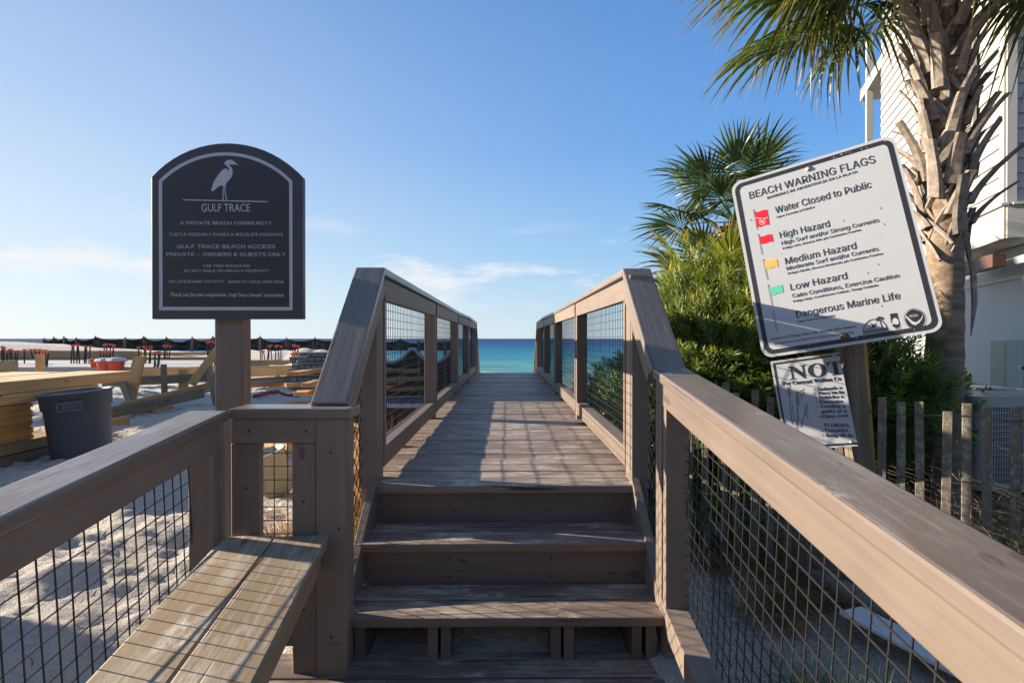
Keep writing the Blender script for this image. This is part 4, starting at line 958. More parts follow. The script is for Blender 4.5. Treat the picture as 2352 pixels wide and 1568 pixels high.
while z < 8.1:
    up_ = Vector((-hb.x * .09, -hb.y * .09, 1))
    for segs in (((0.09, .50), (.51 + .0, .512)) if False else ((.09, LL),)):
        board('siding_board', hp(segs[0], -.006, z + .095), hp(segs[1], -.006, z + .095), .016, LAP + .022, Vector((hb.x * .13, hb.y * .13, 1)), M_side, hs, .002)
    board('siding_board', hp(-.006, .09, z + .095), hp(-.006, RL, z + .095), .016, LAP + .022, Vector((ha.x * .13, ha.y * .13, 1)), M_side, hs, .002)
    z += LAP
for (t_, o_, w_) in ((.04, -.022, 0), (-.022, .04, 1)):
    board('corner_board', hp(t_, o_, ZB - .02), hp(t_, o_, 8.2), .10 if w_ == 0 else .024, .10 if w_ else .024, hb if w_ else hb, M_trimw, hs, .003)
ZF = H(1.20)
m = MB(); m.box((LL / 2, -.012, (ZB + ZF) / 2 - .012), (LL + .02, .03, ZB - ZF - .03), Mx); m.box((-.012, RL / 2, (ZB + ZF) / 2 - .012), (.03, RL, ZB - ZF - .032), Mx); m.obj('band_board', M_trimw, hs)
m = MB(); m.box((LL / 2, -.03, ZB - .012), (LL + .1, .075, .03), Mx); m.box((-.03, RL / 2 + .02, ZB - .0125), (.075, RL - .05, .029), Mx); m.obj('drip_ledge', M_trimw, hs)
m = MB(); m.box((LL / 2, RL / 2, ZF + .02), (LL - .02, RL - .03, .03), Mx); m.obj('soffit', M_trimw, hs)
IN = .42
m = MB(); m.box((IN + 4.4, IN + RL / 2, (ZF + .0) / 2), (8.8, RL, ZF - .005), Mx); m.obj('lower_wall', M_stucco, hs)
m = MB(); m.box((IN + 4.4, IN - .02, H(.80)), (8.8, .03, .05), Mx); m.obj('trim_strip', M_trimw, hs)
board('beam', hp(-.35, .35, H(1.08)), hp(-.35, 5, H(1.08)), .16, .20, (0, 0, 1), M_brown, hs, .01)
board('beam', hp(.30, .05, H(.98)), hp(1.6, .05, H(.98)), .14, .17, (0, 0, 1), M_brown, hs, .008)
# window with its shutter
wn = sub('window', hs)
def wbox(name, t0, t1, o0, o1, z0, z1, mat, par): m_ = MB(); m_.box(((t0 + t1) / 2, (o0 + o1) / 2, (z0 + z1) / 2), (t1 - t0, o1 - o0, z1 - z0), Mx); return m_.obj(name, mat, par)
wz0, wz1 = H(2.20), H(4.15)
wbox('glass', 1.30, 2.30, -.030, -.024, wz0 + .05, wz1 - .05, M_glass, wn)
for (t0, t1, z0, z1) in ((1.23, 1.305, wz0, wz1), (2.295, 2.37, wz0, wz1), (1.306, 2.294, wz0, wz0 + .065), (1.306, 2.294, wz1 - .065, wz1)): wbox('frame', t0, t1, -.062, -.014, z0, z1, M_trimw, wn)
wbox('frame', 1.306, 2.294, -.058, -.020, (wz0 + wz1) / 2 - .03, (wz0 + wz1) / 2 + .03, M_trimw, wn)
for k in range(1, 4): wbox('muntin', 1.30 + .25 * k - .01, 1.30 + .25 * k + .01, -.046, -.031, wz0 + .066, wz1 - .066, M_trimw, wn)
for k in range(1, 6):
    if k != 3: wbox('muntin', 1.306, 2.294, -.045, -.0315, wz0 + (wz1 - wz0) * k / 6 - .01, wz0 + (wz1 - wz0) * k / 6 + .01, M_trimw, wn)
wbox('sill', 1.2, 2.4, -.11, -.012, wz0 - .06, wz0 - .002, M_trimw, wn)
sh = sub('shutter', hs)
for (t0, t1, z0, z1) in ((.68, .735, wz0 - .04, wz1), (1.14, 1.195, wz0 - .04, wz1), (.736, 1.139, wz0 - .04, wz0 + .05), (.736, 1.139, wz1 - .08, wz1), (.736, 1.139, (wz0 + wz1) / 2 - .035, (wz0 + wz1) / 2 + .035)): wbox('frame', t0, t1, -.088, -.050, z0, z1, M_shut, sh)
z = wz0 + .07
while z < wz1 - .09:
    if abs(z - (wz0 + wz1) / 2) > .06: board('slat', hp(.736, -.068, z), hp(1.139, -.068, z), .008, .040, hb * .75 + Vector((0, 0, 1)), M_shut, sh, 0)
    z += .036
wbox('hinge', .62, .68, -.075, -.055, H(3.3), H(3.33), M_trimw, sh)
wbox('backing', .736, 1.139, -.047, -.040, wz0 - .03, wz1 - .01, M_brown, sh)
# balcony at the seaward end
bc = sub('balcony', hs)
board('column', hp(LL + 1.3, .06, ZB - .6), hp(LL + 1.3, .06, 8.2), .13, .13, hb, M_trimw, bc, .004)
board('floor_edge', hp(LL, .06, H(2.72)), hp(LL + 1.36, .06, H(2.72)), .10, .22, (0, 0, 1), M_trimw, bc, .003)
board('hand_rail', hp(LL, .06, H(3.75)), hp(LL + 1.23, .06, H(3.75)), .06, .05, (0, 0, 1), M_trimw, bc, .003)
board('hand_rail', hp(LL, .06, H(2.90)), hp(LL + 1.23, .06, H(2.90)), .05, .04, (0, 0, 1), M_trimw, bc, .003)
for k in range(12): p_ = hp(LL + .06 + k * .10, .06, 0); board('baluster', (p_.x, p_.y, H(2.92)), (p_.x, p_.y, H(3.725)), .025, .025, hb, M_trimw, bc, 0)
m = MB(); m.box((LL + .9, RL / 2, H(5.9)), (2.0, RL, .25), Mx); m.obj('balcony_roof', M_trimw, bc)
# sloping brace boards seen under the balcony
board('eave_board', hp(LL - .1, -.05, H(2.35)), hp(1.9, -.05, H(1.72)), .03, .16, (0, 0, 1), M_trimw, hs, .003)
pp = hp(3.3, IN - .07, 0); m = MB(); m.tube([(pp.x, pp.y, H(.75)), (pp.x, pp.y, H(-.75)), (pp.x - .06, pp.y - .06, H(-.82))], .045, 10); m.obj('downspout', M_conc, hs)
# propane tank, second condenser, electric cabinet, near condenser
M_tank = simple('white tank paint', (.72, .71, .66), .35, .04, 4, 0); M_blk = simple('black rubber', (.02, .02, .02), .5, .1, bump=0)
tk = thing('gas_tank', 'white domed gas tank with a black valve standing against the pale house wall', 'gas tank', tuple(W(2085, 960, 6.9)))
tc_ = W(2082, 874, 6.9); m = MB(); m.lathe([(.21, -1.0), (.21, -.14), (.195, -.08), (.15, -.03), (.08, -.005), (.001, 0)], 28, Matrix.Translation(tc_)); m.obj('tank', M_tank, tk, True)
m = MB(); m.lathe([(.03, 0), (.03, .06), (.02, .07), (.02, .12), (.045, .125), (.045, .17), (.001, .175)], 12, Matrix.Translation(tc_)); m.obj('valve', M_blk, tk, True)
M_cab = simple('beige cabinet paint', (.46, .46, .38), .45, .06, 4, .03); M_ac = simple('grey condenser metal', (.34, .34, .33), .45, .06, 5, .03, metal=.2); M_acd = simple('dark condenser coil', (.03, .03, .03), .6, .1, bump=0)
ec = thing('electric_cabinet', 'beige metal electric cabinet with two doors hung on the pale house wall', 'cabinet', tuple(W(2330, 840, 6.2)))
c_ = W(2330, 840, 6.55); me_ = boxmesh(.42, .20, .62, .008, M_cab)
link('cabinet_body', me_, ec, None, Matrix.Translation((c_.x + .05, c_.y, c_.z)))
link('door', boxmesh(.21, .015, .56, .004, M_cab), ec, None, Matrix.Translation((c_.x - .05, c_.y - .108, c_.z))); link('door', boxmesh(.19, .015, .56, .004, M_cab), ec, None, Matrix.Translation((c_.x + .155, c_.y - .108, c_.z)))
link('latch', boxmesh(.08, .02, .025, .004, M_acd), ec, None, Matrix.Translation((c_.x + .06, c_.y - .125, c_.z - .02))); link('sticker', boxmesh(.045, .002, .045, 0, M_tank), ec, None, Matrix.Translation((c_.x + .01, c_.y - .117, c_.z - .02)))
for dx in (-.12, .2): board('leg', (c_.x + dx, c_.y - .05, c_.z - .30), (c_.x + dx - .05, c_.y - .15, c_.z - .75), .03, .03, (0, 1, 0), M_acd, ec, 0)
lm = thing('wall_lamp', 'small white flood lamp with a thin cable on the pale house wall', 'lamp', tuple(W(2338, 842, 6.7)))
c_ = W(2338, 842, 6.75); m = MB(); m.lathe([(.001, -.09), (.05, -.08), (.06, 0), (.05, .08), (.001, .09)], 14, Matrix.Translation(c_)); m.obj('lamp_head', M_tank, lm, True)
m = MB(); m.tube([c_ + Vector((0, 0, -.08)), c_ + Vector((-.03, .02, -.3)), c_ + Vector((0, .02, -.6))], .005, 4); m.obj('cable', M_blk, lm)
def condenser(root, x0, x1, y0, y1, z0, z1):
    w_, d_, h_ = x1 - x0, y1 - y0, z1 - z0; cx_, cy_ = (x0 + x1) / 2, (y0 + y1) / 2; r_ = .09
    def rr(a, b_, r): return [(p[0] - a / 2, p[1] - b_ / 2) for p in rrect(0, 0, a, b_, r, 5)]
    def slab(name, inset, za, zb, mat, dome=0):
        o_ = rr(w_ - 2 * inset, d_ - 2 * inset, r_); m_ = MB(); n = len(o_)
        m_.add([Vector((cx_ + p[0], cy_ + p[1], za)) for p in o_] + [Vector((cx_ + p[0], cy_ + p[1], zb)) for p in o_] + ([Vector((cx_ + p[0] * .7, cy_ + p[1] * .7, zb + dome)) for p in o_] if dome else []),
               [tuple(range(n))[::-1]] + [(i, (i + 1) % n, n + (i + 1) % n, n + i) for i in range(n)] + ([(n + i, n + (i + 1) % n, 2 * n + (i + 1) % n, 2 * n + i) for i in range(n)] + [tuple(range(2 * n, 3 * n))] if dome else [tuple(range(n, 2 * n))]))
        return m_.obj(name, mat, root)
    slab('coil', .03, z0 + .03, z1 - .10, M_acd); slab('top_cover', -.006, z1 - .10, z1 - .015, M_ac, .03); slab('base_pan', -.003, z0, z0 + .06, M_ac)
    m_ = MB(); m_.lathe([(.19, 0), (.19, .012), (.17, .014), (.001, .016)], 24, Matrix.Translation((cx_, cy_, z1 + .016))); m_.obj('fan_guard', M_ac, root)
    for (px_, py_) in ((x0, y0), (x1, y0), (x0, y1), (x1, y1)):
        sx_ = 1 if px_ == x0 else -1; sy_ = 1 if py_ == y0 else -1
        m_ = MB(); m_.lathe([(.085, z0 + .06), (.085, z1 - .10)], 16, Matrix.Translation((px_ + sx_ * .09, py_ + sy_ * .09, 0))); m_.obj('corner_cover', M_ac, root, True)
    m_ = MB(); z = z0 + .10; 
    while z < z1 - .12:
        m_.box((cx_, y0 + .004, z), (w_ - .2, .008, .008)); m_.box((x0 + .004, cy_, z), (.008, d_ - .2, .008)); z += .048
    x = x0 + .12
    while x < x1 - .10: m_.box((x, y0 + .012, (z0 + z1) / 2 - .02), (.011, .008, h_ - .16)); x += .021
    y_ = y0 + .12
    while y_ < y1 - .10: m_.box((x0 + .012, y_, (z0 + z1) / 2 - .02), (.008, .011, h_ - .16)); y_ += .021
    o = m_.obj('louvre_grille', M_ac, root, fix=False); o['kind'] = 'stuff'
ac1 = thing('air_conditioner', 'large grey air conditioning condenser beside the palm trunk behind the pickets', 'air conditioner', (4.2, 4.7, .05)); condenser(ac1, 3.78, 4.62, 4.35, 5.1, .02, H(-.455))
ac2 = thing('air_conditioner', 'smaller pale condenser half hidden behind the palm trunk near the wall', 'air conditioner', (4.9, 6.2, .05)); condenser(ac2, 4.62, 5.32, 5.95, 6.5, .03, H(-.50))

# ------------------------------------------------------------------ picket sand fence
fn = thing('picket_fence', 'weathered grey picket sand fence wired together, with lichen, before the palm', 'fence', (1.9, 2.6, 0))
M_pick, t, b = newmat('lichen picket'); q = NT(t); v = q.coord(); 
c = q.mix(q.noise(q.coord(scale=(3, 40, 40)), 1, 5), (.10, .078, .06, 1), (.25, .205, .165, 1)); c = q.mix(q.lin(q.noise(v, 26, 5, .7), .52, .60), c, (.24, .27, .19, 1)); c = q.mix(q.lin(q.noise(v, 15, 5, .7), .62, .68), c, (.38, .37, .33, 1))
t.links.new(c, b.inputs['Base Color']); b.inputs['Roughness'].default_value = .9; q.bump(q.noise(v, 60, 4, .7), .8, .004, b)
A_, B_ = Vector((1.0, 3.18, 0)), Vector((3.3, 1.66, 0)); dd = (B_ - A_).normalized(); nn_ = Vector((dd.y, -dd.x, 0)); s_ = 0; k = 0; tops = []
while s_ < (B_ - A_).length:
    p = A_ + dd * s_; ht = H(-.262 - .045 * min(1, s_ / .8)) + rnd.uniform(-.035, .035); le = dd * rnd.uniform(-.018, .018) + nn_ * rnd.uniform(-.015, .015)
    p0 = Vector((p.x, p.y, -.12)); p1 = Vector((p.x, p.y, ht)) + le
    board('picket', p0, p1, .036, .011, nn_ * -1, M_pick, fn, .002); tops.append(p); s_ += .081 + rnd.uniform(-.008, .008); k += 1
for hz in (-.36, -.66, -.98):
    for side_ in (-1, 1):
        m = MB(); pts = []
        for i, p in enumerate(tops):
            pts.append(Vector((p.x, p.y, H(hz) + .008 * sin(i * 1.3) + side_ * .003)) + nn_ * side_ * (.0085 if i % 2 == 0 else .0085)); 
            if i + 1 < len(tops): mid = p.lerp(tops[i + 1], .5); pts.append(Vector((mid.x, mid.y, H(hz) + rnd.uniform(-.004, .004))) + nn_ * side_ * .001)
        m.tube(pts, .0016, 4, False); m.obj('tie_wire', M_wire, fn, fix=False)

# ------------------------------------------------------------------ dry grass, litter, boards on the ground to the right
M_straw = leafmat('dry straw', (.20, .14, .07), (.36, .27, .14), None, .25, .7, .2); M_gold = leafmat('golden straw', (.22, .135, .06), (.34, .225, .11), None, .3, .7, .2)
M_red_st = leafmat('russet straw', (.16, .075, .03), (.30, .17, .07), None, .2, .7, .2); M_grn_st = leafmat('green grass blades', (.07, .12, .02), (.18, .22, .05), None, .3, .6, .3)
def blades(name, P, hgt, lean, width, mat, label=None, cat=None, seg=5, curl=.6, parent=None):
    n = len(P); az = nr.uniform(0, 2 * pi, n); ln = nr.uniform(.2, 1, n) * lean; h_ = hgt * nr.uniform(.45, 1.1, n); cu_ = nr.uniform(.1, 1.2, n) * curl
    vs = []
    for i in range(seg + 1):
        t_ = i / seg; r_ = ln * t_ + cu_ * t_ ** 2.2 * h_; z_ = h_ * (t_ - .38 * cu_ * t_ ** 2.6)
        w_ = width * (1 - t_ * .85) / 2; az2 = az + .5 * t_ * np.sin(az * 7)
        cx_ = P[:, 0] + r_ * np.cos(az2); cy_ = P[:, 1] + r_ * np.sin(az2); cz_ = P[:, 2] + np.maximum(z_, .004)
        vs.append(np.stack([cx_ - w_ * np.sin(az), cy_ + w_ * np.cos(az), cz_], -1)); vs.append(np.stack([cx_ + w_ * np.sin(az), cy_ - w_ * np.cos(az), cz_ + .001], -1))
    V = np.stack(vs, 1).reshape(-1, 3); k_ = 2 * (seg + 1); f0 = np.array([(2 * i, 2 * i + 1, 2 * i + 3, 2 * i + 2) for i in range(seg)])
    ff = (f0[None] + (np.arange(n) * k_)[:, None, None]).reshape(-1, 4)
    o = link(name, mesh_np(name, V, ff), parent, mat); tag(o, label, cat, None, 'stuff'); return o
def scat(n, x0, x1, y0, y1, cl=0, lift=0.0):
    if cl:
        cx_ = nr.uniform(x0, x1, cl); cy_ = nr.uniform(y0, y1, cl); i = nr.integers(0, cl, n); x = cx_[i] + nr.normal(0, .045, n); y_ = cy_[i] + nr.normal(0, .045, n)
    else: x = nr.uniform(x0, x1, n); y_ = nr.uniform(y0, y1, n)
    return np.stack([x, y_, ground(x, y_) + lift], -1)
blades('dry_grass', scat(900, 1.9, 3.3, 1.5, 2.6, 30), .85, .22, .0042, M_straw, 'tall dry grass tangled along the picket fence', 'grass', 7, .9)
blades('dry_grass', scat(420, 1.9, 3.2, 1.4, 2.4, 20), .85, .25, .0040, M_red_st, 'russet dry stems tangled among the pickets', 'grass', 7, 1.0)
blades('green_grass', scat(150, 1.9, 3.0, 1.7, 2.6, 12), .45, .2, .004, M_grn_st, 'green grass blades near the pickets', 'grass', 7, .9)
blades('straw_litter', scat(3000, 1.1, 1.8, 2.3, 3.4, 50, .01), .10, .14, .0032, M_red_st, 'matted dry stems on the sand under the right railing', 'litter', 4, 1.4)
blades('straw_litter', scat(1500, 1.1, 2.6, .9, 3.2, 50, .01), .12, .16, .0030, M_straw, 'pale dry stems lying on the sand beyond the right railing', 'litter', 4, 1.4)
blades('pine_needles', scat(7000, 2.0, 5.2, 2.2, 5.4, 0, .004), .04, .09, .004, M_red_st, 'brown pine needle litter behind the picket fence', 'litter', 3, 1.2)
blades('twig_debris', scat(800, .70, 1.7, .9, 2.8, 0, .003), .035, .08, .0035, M_twig, 'dark twigs scattered on the shaded sand under the right rail', 'litter', 3, 1.2)
blades('green_weed', scat(160, 1.0, 1.35, 1.75, 2.15, 3), .16, .08, .004, M_grn_st, 'small green weeds on the sand under the right railing', 'weeds', 4, .8)
blades('dry_grass', scat(1500, -.90, -.76, 2.85, 4.6, 22), .60, .10, .0042, M_gold, 'golden dry grass growing up along the left edge of the deck', 'grass', 5, .7)
blades('dry_grass', scat(500, .66, .95, 3.0, 6.5, 12), .62, .10, .004, M_straw, 'dry grass poking up beside the right edge of the deck', 'grass', 5, .7)
wdb = thing('dry_bush', 'dry brown tangled bush seen through the small mesh opening', 'bush', (-1.3, 3.0, 0))
blades('stems', scat(900, -1.42, -1.16, 2.85, 3.2, 5), .34, .22, .0036, M_gold, None, None, 5, .6, wdb)
blades('green_tuft', scat(26, -1.20, -1.14, 1.72, 1.80), .07, .05, .005, M_grn_st, 'tiny green tuft on the sand beside the bench', 'grass', 4, .5)
blades('twig_debris', scat(420, -5, -1.15, 1.2, 6.5, 0, .004), .05, .08, .005, M_twig, 'small twigs and dry bits scattered over the sand left of the railing', 'litter', 3, 1.2)
bk = thing('bucket', 'pale tan bucket tipped on the sand beyond the small mesh opening', 'bucket', (-1.82, 4.4, 0))
M_tan = simple('tan plastic', (.42, .38, .27), .5, .08, 5, .05); Mb = Matrix.Translation((-1.83, 4.35, gz(-1.83, 4.35) + .02)) @ Matrix.Rotation(R(-14), 4, 'Y') @ Matrix.Rotation(R(8), 4, 'X')
m = MB(); m.lathe([(.11, 0), (.15, .34), (.16, .345), (.16, .36), (.143, .36), (.10, .02)], 22, Mb, cap0=True); m.obj('bucket_body', M_tan, bk, True); m = MB(); m.tube([Mb @ Vector((.155 * cos(a), .155 * sin(a), .35 - .12 * sin(a))) for a in np.linspace(0, pi, 9)], .004, 5); m.obj('handle', M_wire, bk)
def leafpiece(name, x, y_, ang, l, w_, mat, label):
    z = gz(x, y_) + .03; m_ = MB(); n = 8; a_ = Vector((cos(R(ang)), sin(R(ang)), 0)); b_ = Vector((-a_.y, a_.x, 0)); P_ = Vector((x, y_, z)); vs = []
    for i in range(n + 1):
        t_ = i / n; ww = w_ * sin(pi * (t_ * .92 + .04)) ; c0_ = P_ + a_ * (l * (t_ - .5)) + Vector((0, 0, .05 * t_ * t_ * l / .2)); vs += [c0_ - b_ * ww + Vector((0, 0, .006)), c0_, c0_ + b_ * ww + Vector((0, 0, .006))]
    m_.add(vs, [(i * 3 + k_, i * 3 + k_ + 1, i * 3 + k_ + 4, i * 3 + k_ + 3) for i in range(n) for k_ in (0, 1)]); return tag(m_.obj(name, mat, None, fix=False), label, 'leaf')
M_lfy = leafmat('yellow fallen leaf', (.50, .38, .03), (.55, .42, .05)); M_lfo = leafmat('orange fallen leaf', (.34, .12, .03), (.40, .17, .05))
leafpiece('fallen_leaf', 1.06, 1.88, 110, .14, .020, M_lfy, 'yellow fallen leaf lying on the sand under the right railing'); leafpiece('fallen_leaf', 1.24, 2.30, 20, .13, .028, M_lfo, 'rust orange fallen leaf among dry stems under the right railing'); leafpiece('fallen_leaf', 1.30, 1.62, -30, .13, .012, M_lfo, 'narrow orange brown leaf on the sand close to the white board')
M_wb = simple('white board', (.66, .68, .72), .5, .05, 5, .05, 60)
o = board('white_board', (1.66, 1.86, gz(1.6, 1.8) + .09), (1.50, 2.36, gz(1.5, 2.36) + .09), .13, .018, (0, 0, 1), M_wb, None, .002); tag(o, 'white board lying on the sand under the right railing, left of the grey log', 'board')
o = board('white_board', (1.98, 1.80, gz(2, 1.8) + .09), (1.83, 2.28, gz(1.8, 2.3) + .09), .14, .018, (.1, 0, 1), M_wb, None, .002); tag(o, 'white board lying on the sand to the right of the grey log', 'board')
m = MB(); m.tube([(1.86, 1.70, .02), (1.78, 1.95, .03), (1.70, 2.25, .04), (1.64, 2.55, .03), (1.55, 2.85, .02)], [.05, .056, .052, .055, .045], 10); o = m.obj('driftwood_log', M_grey, None, True); tag(o, 'weathered grey log lying on the sand between two white boards', 'log')

# ------------------------------------------------------------------ building site on the left
dk_ = Vector((.0, 1, 0)); rt_ = Vector((1, 0, 0))
st = thing('lumber_stack', 'long stack of sunlit plywood sheets and beams beside the grey bin', 'lumber', (-5.3, 5, 0))
FR = Vector((-4.70, 6.85, 0)); zt = H(-.405)
def sb(name, a0, a1, o0, o1, z0, z1, mat, bev=.004):   # a back along the stack from its far end, o sideways from its right face
    c0_ = Vector((FR.x, FR.y, 0)); p0 = c0_ - dk_ * a0 + rt_ * (o0 + o1) / 2; p1 = c0_ - dk_ * a1 + rt_ * (o0 + o1) / 2
    return board(name, (p0.x, p0.y, (z0 + z1) / 2), (p1.x, p1.y, (z0 + z1) / 2), abs(o1 - o0), z1 - z0, (0, 0, 1), mat, st, bev)
sb('plywood_sheet', .0, 2.35, -.62, .0, zt - .016, zt, M_ply, .001); sb('plywood_sheet', .25, 2.35, -1.25, -.63, zt - .016, zt + .004, M_ply, .001)
for k, e0 in enumerate((.0, .55)):
    for j in range(4): sb('beam', e0 + .02 * j, 2.35 - .03 * j, -.30 * j - .29, -.30 * j - .002, zt - .018 - .105 * (k + 1) + .004, zt - .019 - .105 * k, M_lum)
z = zt - .235
while z > H(-.975): sb('plywood_sheet', 1.40 + rnd.uniform(-.014, .014), 2.35, -1.2, -.02 + rnd.uniform(-.012, .012), z - .0170, z, M_plyedge, .0015); z -= .0195
for k in range(2):
    for j in range(4): sb('beam', .85 + .1 * j + .2 * k, 2.35, -.31 * j - .29, -.31 * j + .01 * k, z - .105, z - .004, (M_form, M_lumold)[k])
    z -= .112
# bin
cn = W(188, 1036, 5.45); zg = gz(cn.x, cn.y)
bn = thing('waste_bin', 'round grey plastic waste bin without a lid, leaning on the sand by the lumber stack', 'bin', (cn.x, cn.y, zg))
MBn = Matrix.Translation((cn.x, cn.y + .05, zg - .03)) @ Matrix.Rotation(R(-4.5), 4, 'Y') @ Matrix.Rotation(R(2), 4, 'X') @ Matrix.Scale(1.0, 4)
hB = .70
m = MB(); m.lathe([(.235, 0), (.245, .02), (.272, hB * .76), (.286, hB * .77), (.296, hB * .965), (.312, hB * .972), (.314, hB * .995), (.306, hB), (.285, hB), (.280, hB * .97), (.23, .03), (.001, .03)], 48, MBn, cap0=True); m.obj('bin_body', M_can, bn, True)
for az in (-62, 118):
    g = MBn @ Matrix.Rotation(R(az), 4, 'Z'); m = MB(); 
    for (yy, zz, wy, wz) in ((0, .872, .20, .018), (0, .765, .20, .016), (-.092, .818, .016, .10), (.092, .818, .016, .10)): m.box((.302, yy, hB * zz * 1.0 + .0), (.040, wy, wz), g)
    m.box((.288, 0, hB * .818), (.012, .18, .09), g); m.obj('handle', M_can, bn)
# stakes and lumber rails behind it
def post(name, px, ytop, ybot, d, w_, mat, label, lean=0, group=None, cat='stake'):
    a = W(px, ybot, d); t2 = W(px + lean, ytop, d); o = board(name, (a.x, a.y, gz(a.x, a.y) - .15), t2, w_, w_ * .45, (0, 1, 0), mat, None, .003); tag(o, label, cat, group); return o
def rail_thing(name, pa, pb, h_, th, mat, label, cat='board', group=None, up=(0, 0, 1)):
    o = board(name, pa, pb, th, h_, up, mat, None, .003); tag(o, label, cat, group); return o
GB = 'form boards and rails on the building site'
post('wooden_stake', 383, 836, 945, 8.8, .085, M_lumold, 'upright weathered stake standing in the sand between bin and sign post', -3)
o = board('leaning_board', W(445, 1000, 8.6) + Vector((0, 0, .35)), W(483, 823, 9.2), .16, .045, (0, 1, 0), M_lum, None); tag(o, 'sunlit board end leaning up to the right behind the grey bin', 'board')
o.location = (W(322, 882, 8.9)); bpy.data.objects.remove(o)
rail_thing('leaning_board', W(303, 915, 8.3), W(326, 818, 8.5), .05, .17, M_lum, 'wide leaning board rising just right of the grey bin', up=(0, 1, 0))
rail_thing('leaning_stake', W(313, 945, 7.9), W(287, 880, 8.3), .05, .10, M_lumold, 'short grey stake leaning left in front of the fallen boards', 'stake', up=(0, 1, 0))
rail_thing('leaning_brace', W(443, 882, 9.0), W(505, 800, 9.4), .05, .13, M_lum, 'diagonal sunlit brace rising to the sign post', up=(0, 1, 0))
rail_thing('leaning_brace', W(500, 925, 8.8), W(482, 845, 9.2), .05, .10, M_lumold, 'dark short brace leaning against the diagonal brace left of the sign post', up=(0, 1, 0))
rail_thing('fallen_board', W(285, 936, 7.8), W(500, 885, 9.4), .16, .045, M_lum, 'long new board lying on edge across the sand, upper one of the pair')
rail_thing('fallen_board', W(262, 946, 7.5), W(470, 902, 9.1), .15, .05, M_lumold, 'long darker board lying on the sand below the new one')
rail_thing('board_offcut', W(345, 944, 8.1), W(392, 934, 8.6), .03, .16, M_lum, 'short pale offcut lying flat on the sand in front of the upright stake')
rail_thing('fallen_board', W(235, 978, 6.9), W(300, 965, 7.3), .13, .05, M_lum, 'sunlit board stub half buried right of the grey bin')
rail_thing('rail_board', W(240, 878, 10.2), W(560, 862, 11.4), .17, .04, M_lumold, 'long weathered grey rail board left of the sign post', group=GB); rail_thing('rail_board', W(575, 876, 11.6), W(760, 864, 12.4), .15, .04, M_lumold, 'weathered grey rail board right of the sign post', group=GB)
rail_thing('form_board', W(302, 858, 13), W(560, 847, 14.2), .22, .04, M_lum, 'long sunlit form board behind the weathered rail, left of the sign post', group=GB); rail_thing('form_board', W(570, 858, 14.2), W(745, 850, 15.2), .17, .04, M_lum, 'sunlit form board right of the sign post', group=GB); rail_thing('form_board', W(570, 846, 15.5), W(745, 841, 16.5), .12, .05, M_form, 'dull upper form board right of the sign post', group=GB)
M_orb = simple('orange painted board', (.70, .16, .04), .6, .1)
rail_thing('orange_board', W(430, 893, 11.6), W(500, 888, 11.9), .06, .06, M_orb, 'orange board under the rails left of the sign post'); rail_thing('orange_board', W(575, 885, 12), W(665, 880, 12.6), .09, .05, M_orb, 'long orange board under the rails right of the sign post')
post('form_stake', 425, 848, 895, 11.2, .17, M_lum, 'wide sunlit stake holding the form board left of the diagonal brace'); post('form_stake', 486, 834, 860, 13.5, .12, M_form, 'short dark stake behind the diagonal brace'); post('form_stake', 640, 843, 860, 14, .12, M_lum, 'sunlit form stake right of the sign post'); post('form_stake', 672, 848, 895, 12, .13, M_lumold, 'grey stake at the end of the rail near the stacked blocks'); post('form_stake', 100, 813, 850, 15, .20, M_lum, 'thick upright post beside the rebar behind the lumber stack', 0, None, 'post')
rail_thing('form_board', W(-60, 845, 14), W(50, 842, 14.4), .35, .05, M_form, 'wooden form panel at the left edge behind the plywood stack', group=GB)
for px in (28,): post('form_stake', px, 833, 858, 13.6, .16, M_form, 'stake nailed to the form panel at the far left edge')
M_magenta = simple('magenta ribbon', (.55, .02, .22), .5, .1, bump=0); a = W(471, 838, 13.4); m = MB(); m.tube([a, a + Vector((.05, 0, -.1)), a + Vector((.03, 0, -.3)), a + Vector((.08, 0, -.45))], [.03, .04, .05, .02], 5); tag(m.obj('ribbon', M_magenta, None), 'magenta marking ribbon tied to a stake left of the sign post', 'ribbon')
m = MB(); a, b_ = W(585, 916, 10), W(700, 890, 11.2); pts = []
for i in range(14): t_ = i / 13; x, y_ = a.x + (b_.x - a.x) * t_, a.y + (b_.y - a.y) * t_ + .15 * sin(t_ * 5); pts.append((x, y_, gz(x, y_) + .05))
m.tube(pts, .035, 6); tag(m.obj('red_hose', simple('dull red rubber', (.28, .03, .03), .6, .1), None, True), 'dull red hose lying across the sand right of the sign post', 'hose')
# slab and its far form
m = MB(); m.box((-18.0, 22.0, H(-1.06)), (15, 7.2, .2)); tag(m.obj('concrete_slab', M_conc, None), 'flat pale concrete slab on the building site with rebar standing in it', 'slab')
rail_thing('form_wall', W(-60, 818, 24.6), W(330, 820, 24.6), .56, .05, M_form, 'long plywood form wall behind the slab, left part', 'form wall'); rail_thing('form_wall', W(332, 828, 24.4), W(560, 827, 24.4), .32, .05, M_form, 'lower plywood form wall behind the slab, left of the sign post', 'form wall'); rail_thing('form_wall', W(575, 832, 22), W(745, 833, 22.5), .20, .05, M_lum, 'sunlit form board far right of the sign post', 'form wall')
rail_thing('form_board', W(330, 812, 27), W(560, 811, 27), .14, .06, M_lum, 'thin sunlit board edge beyond the plywood form walls', group=GB)
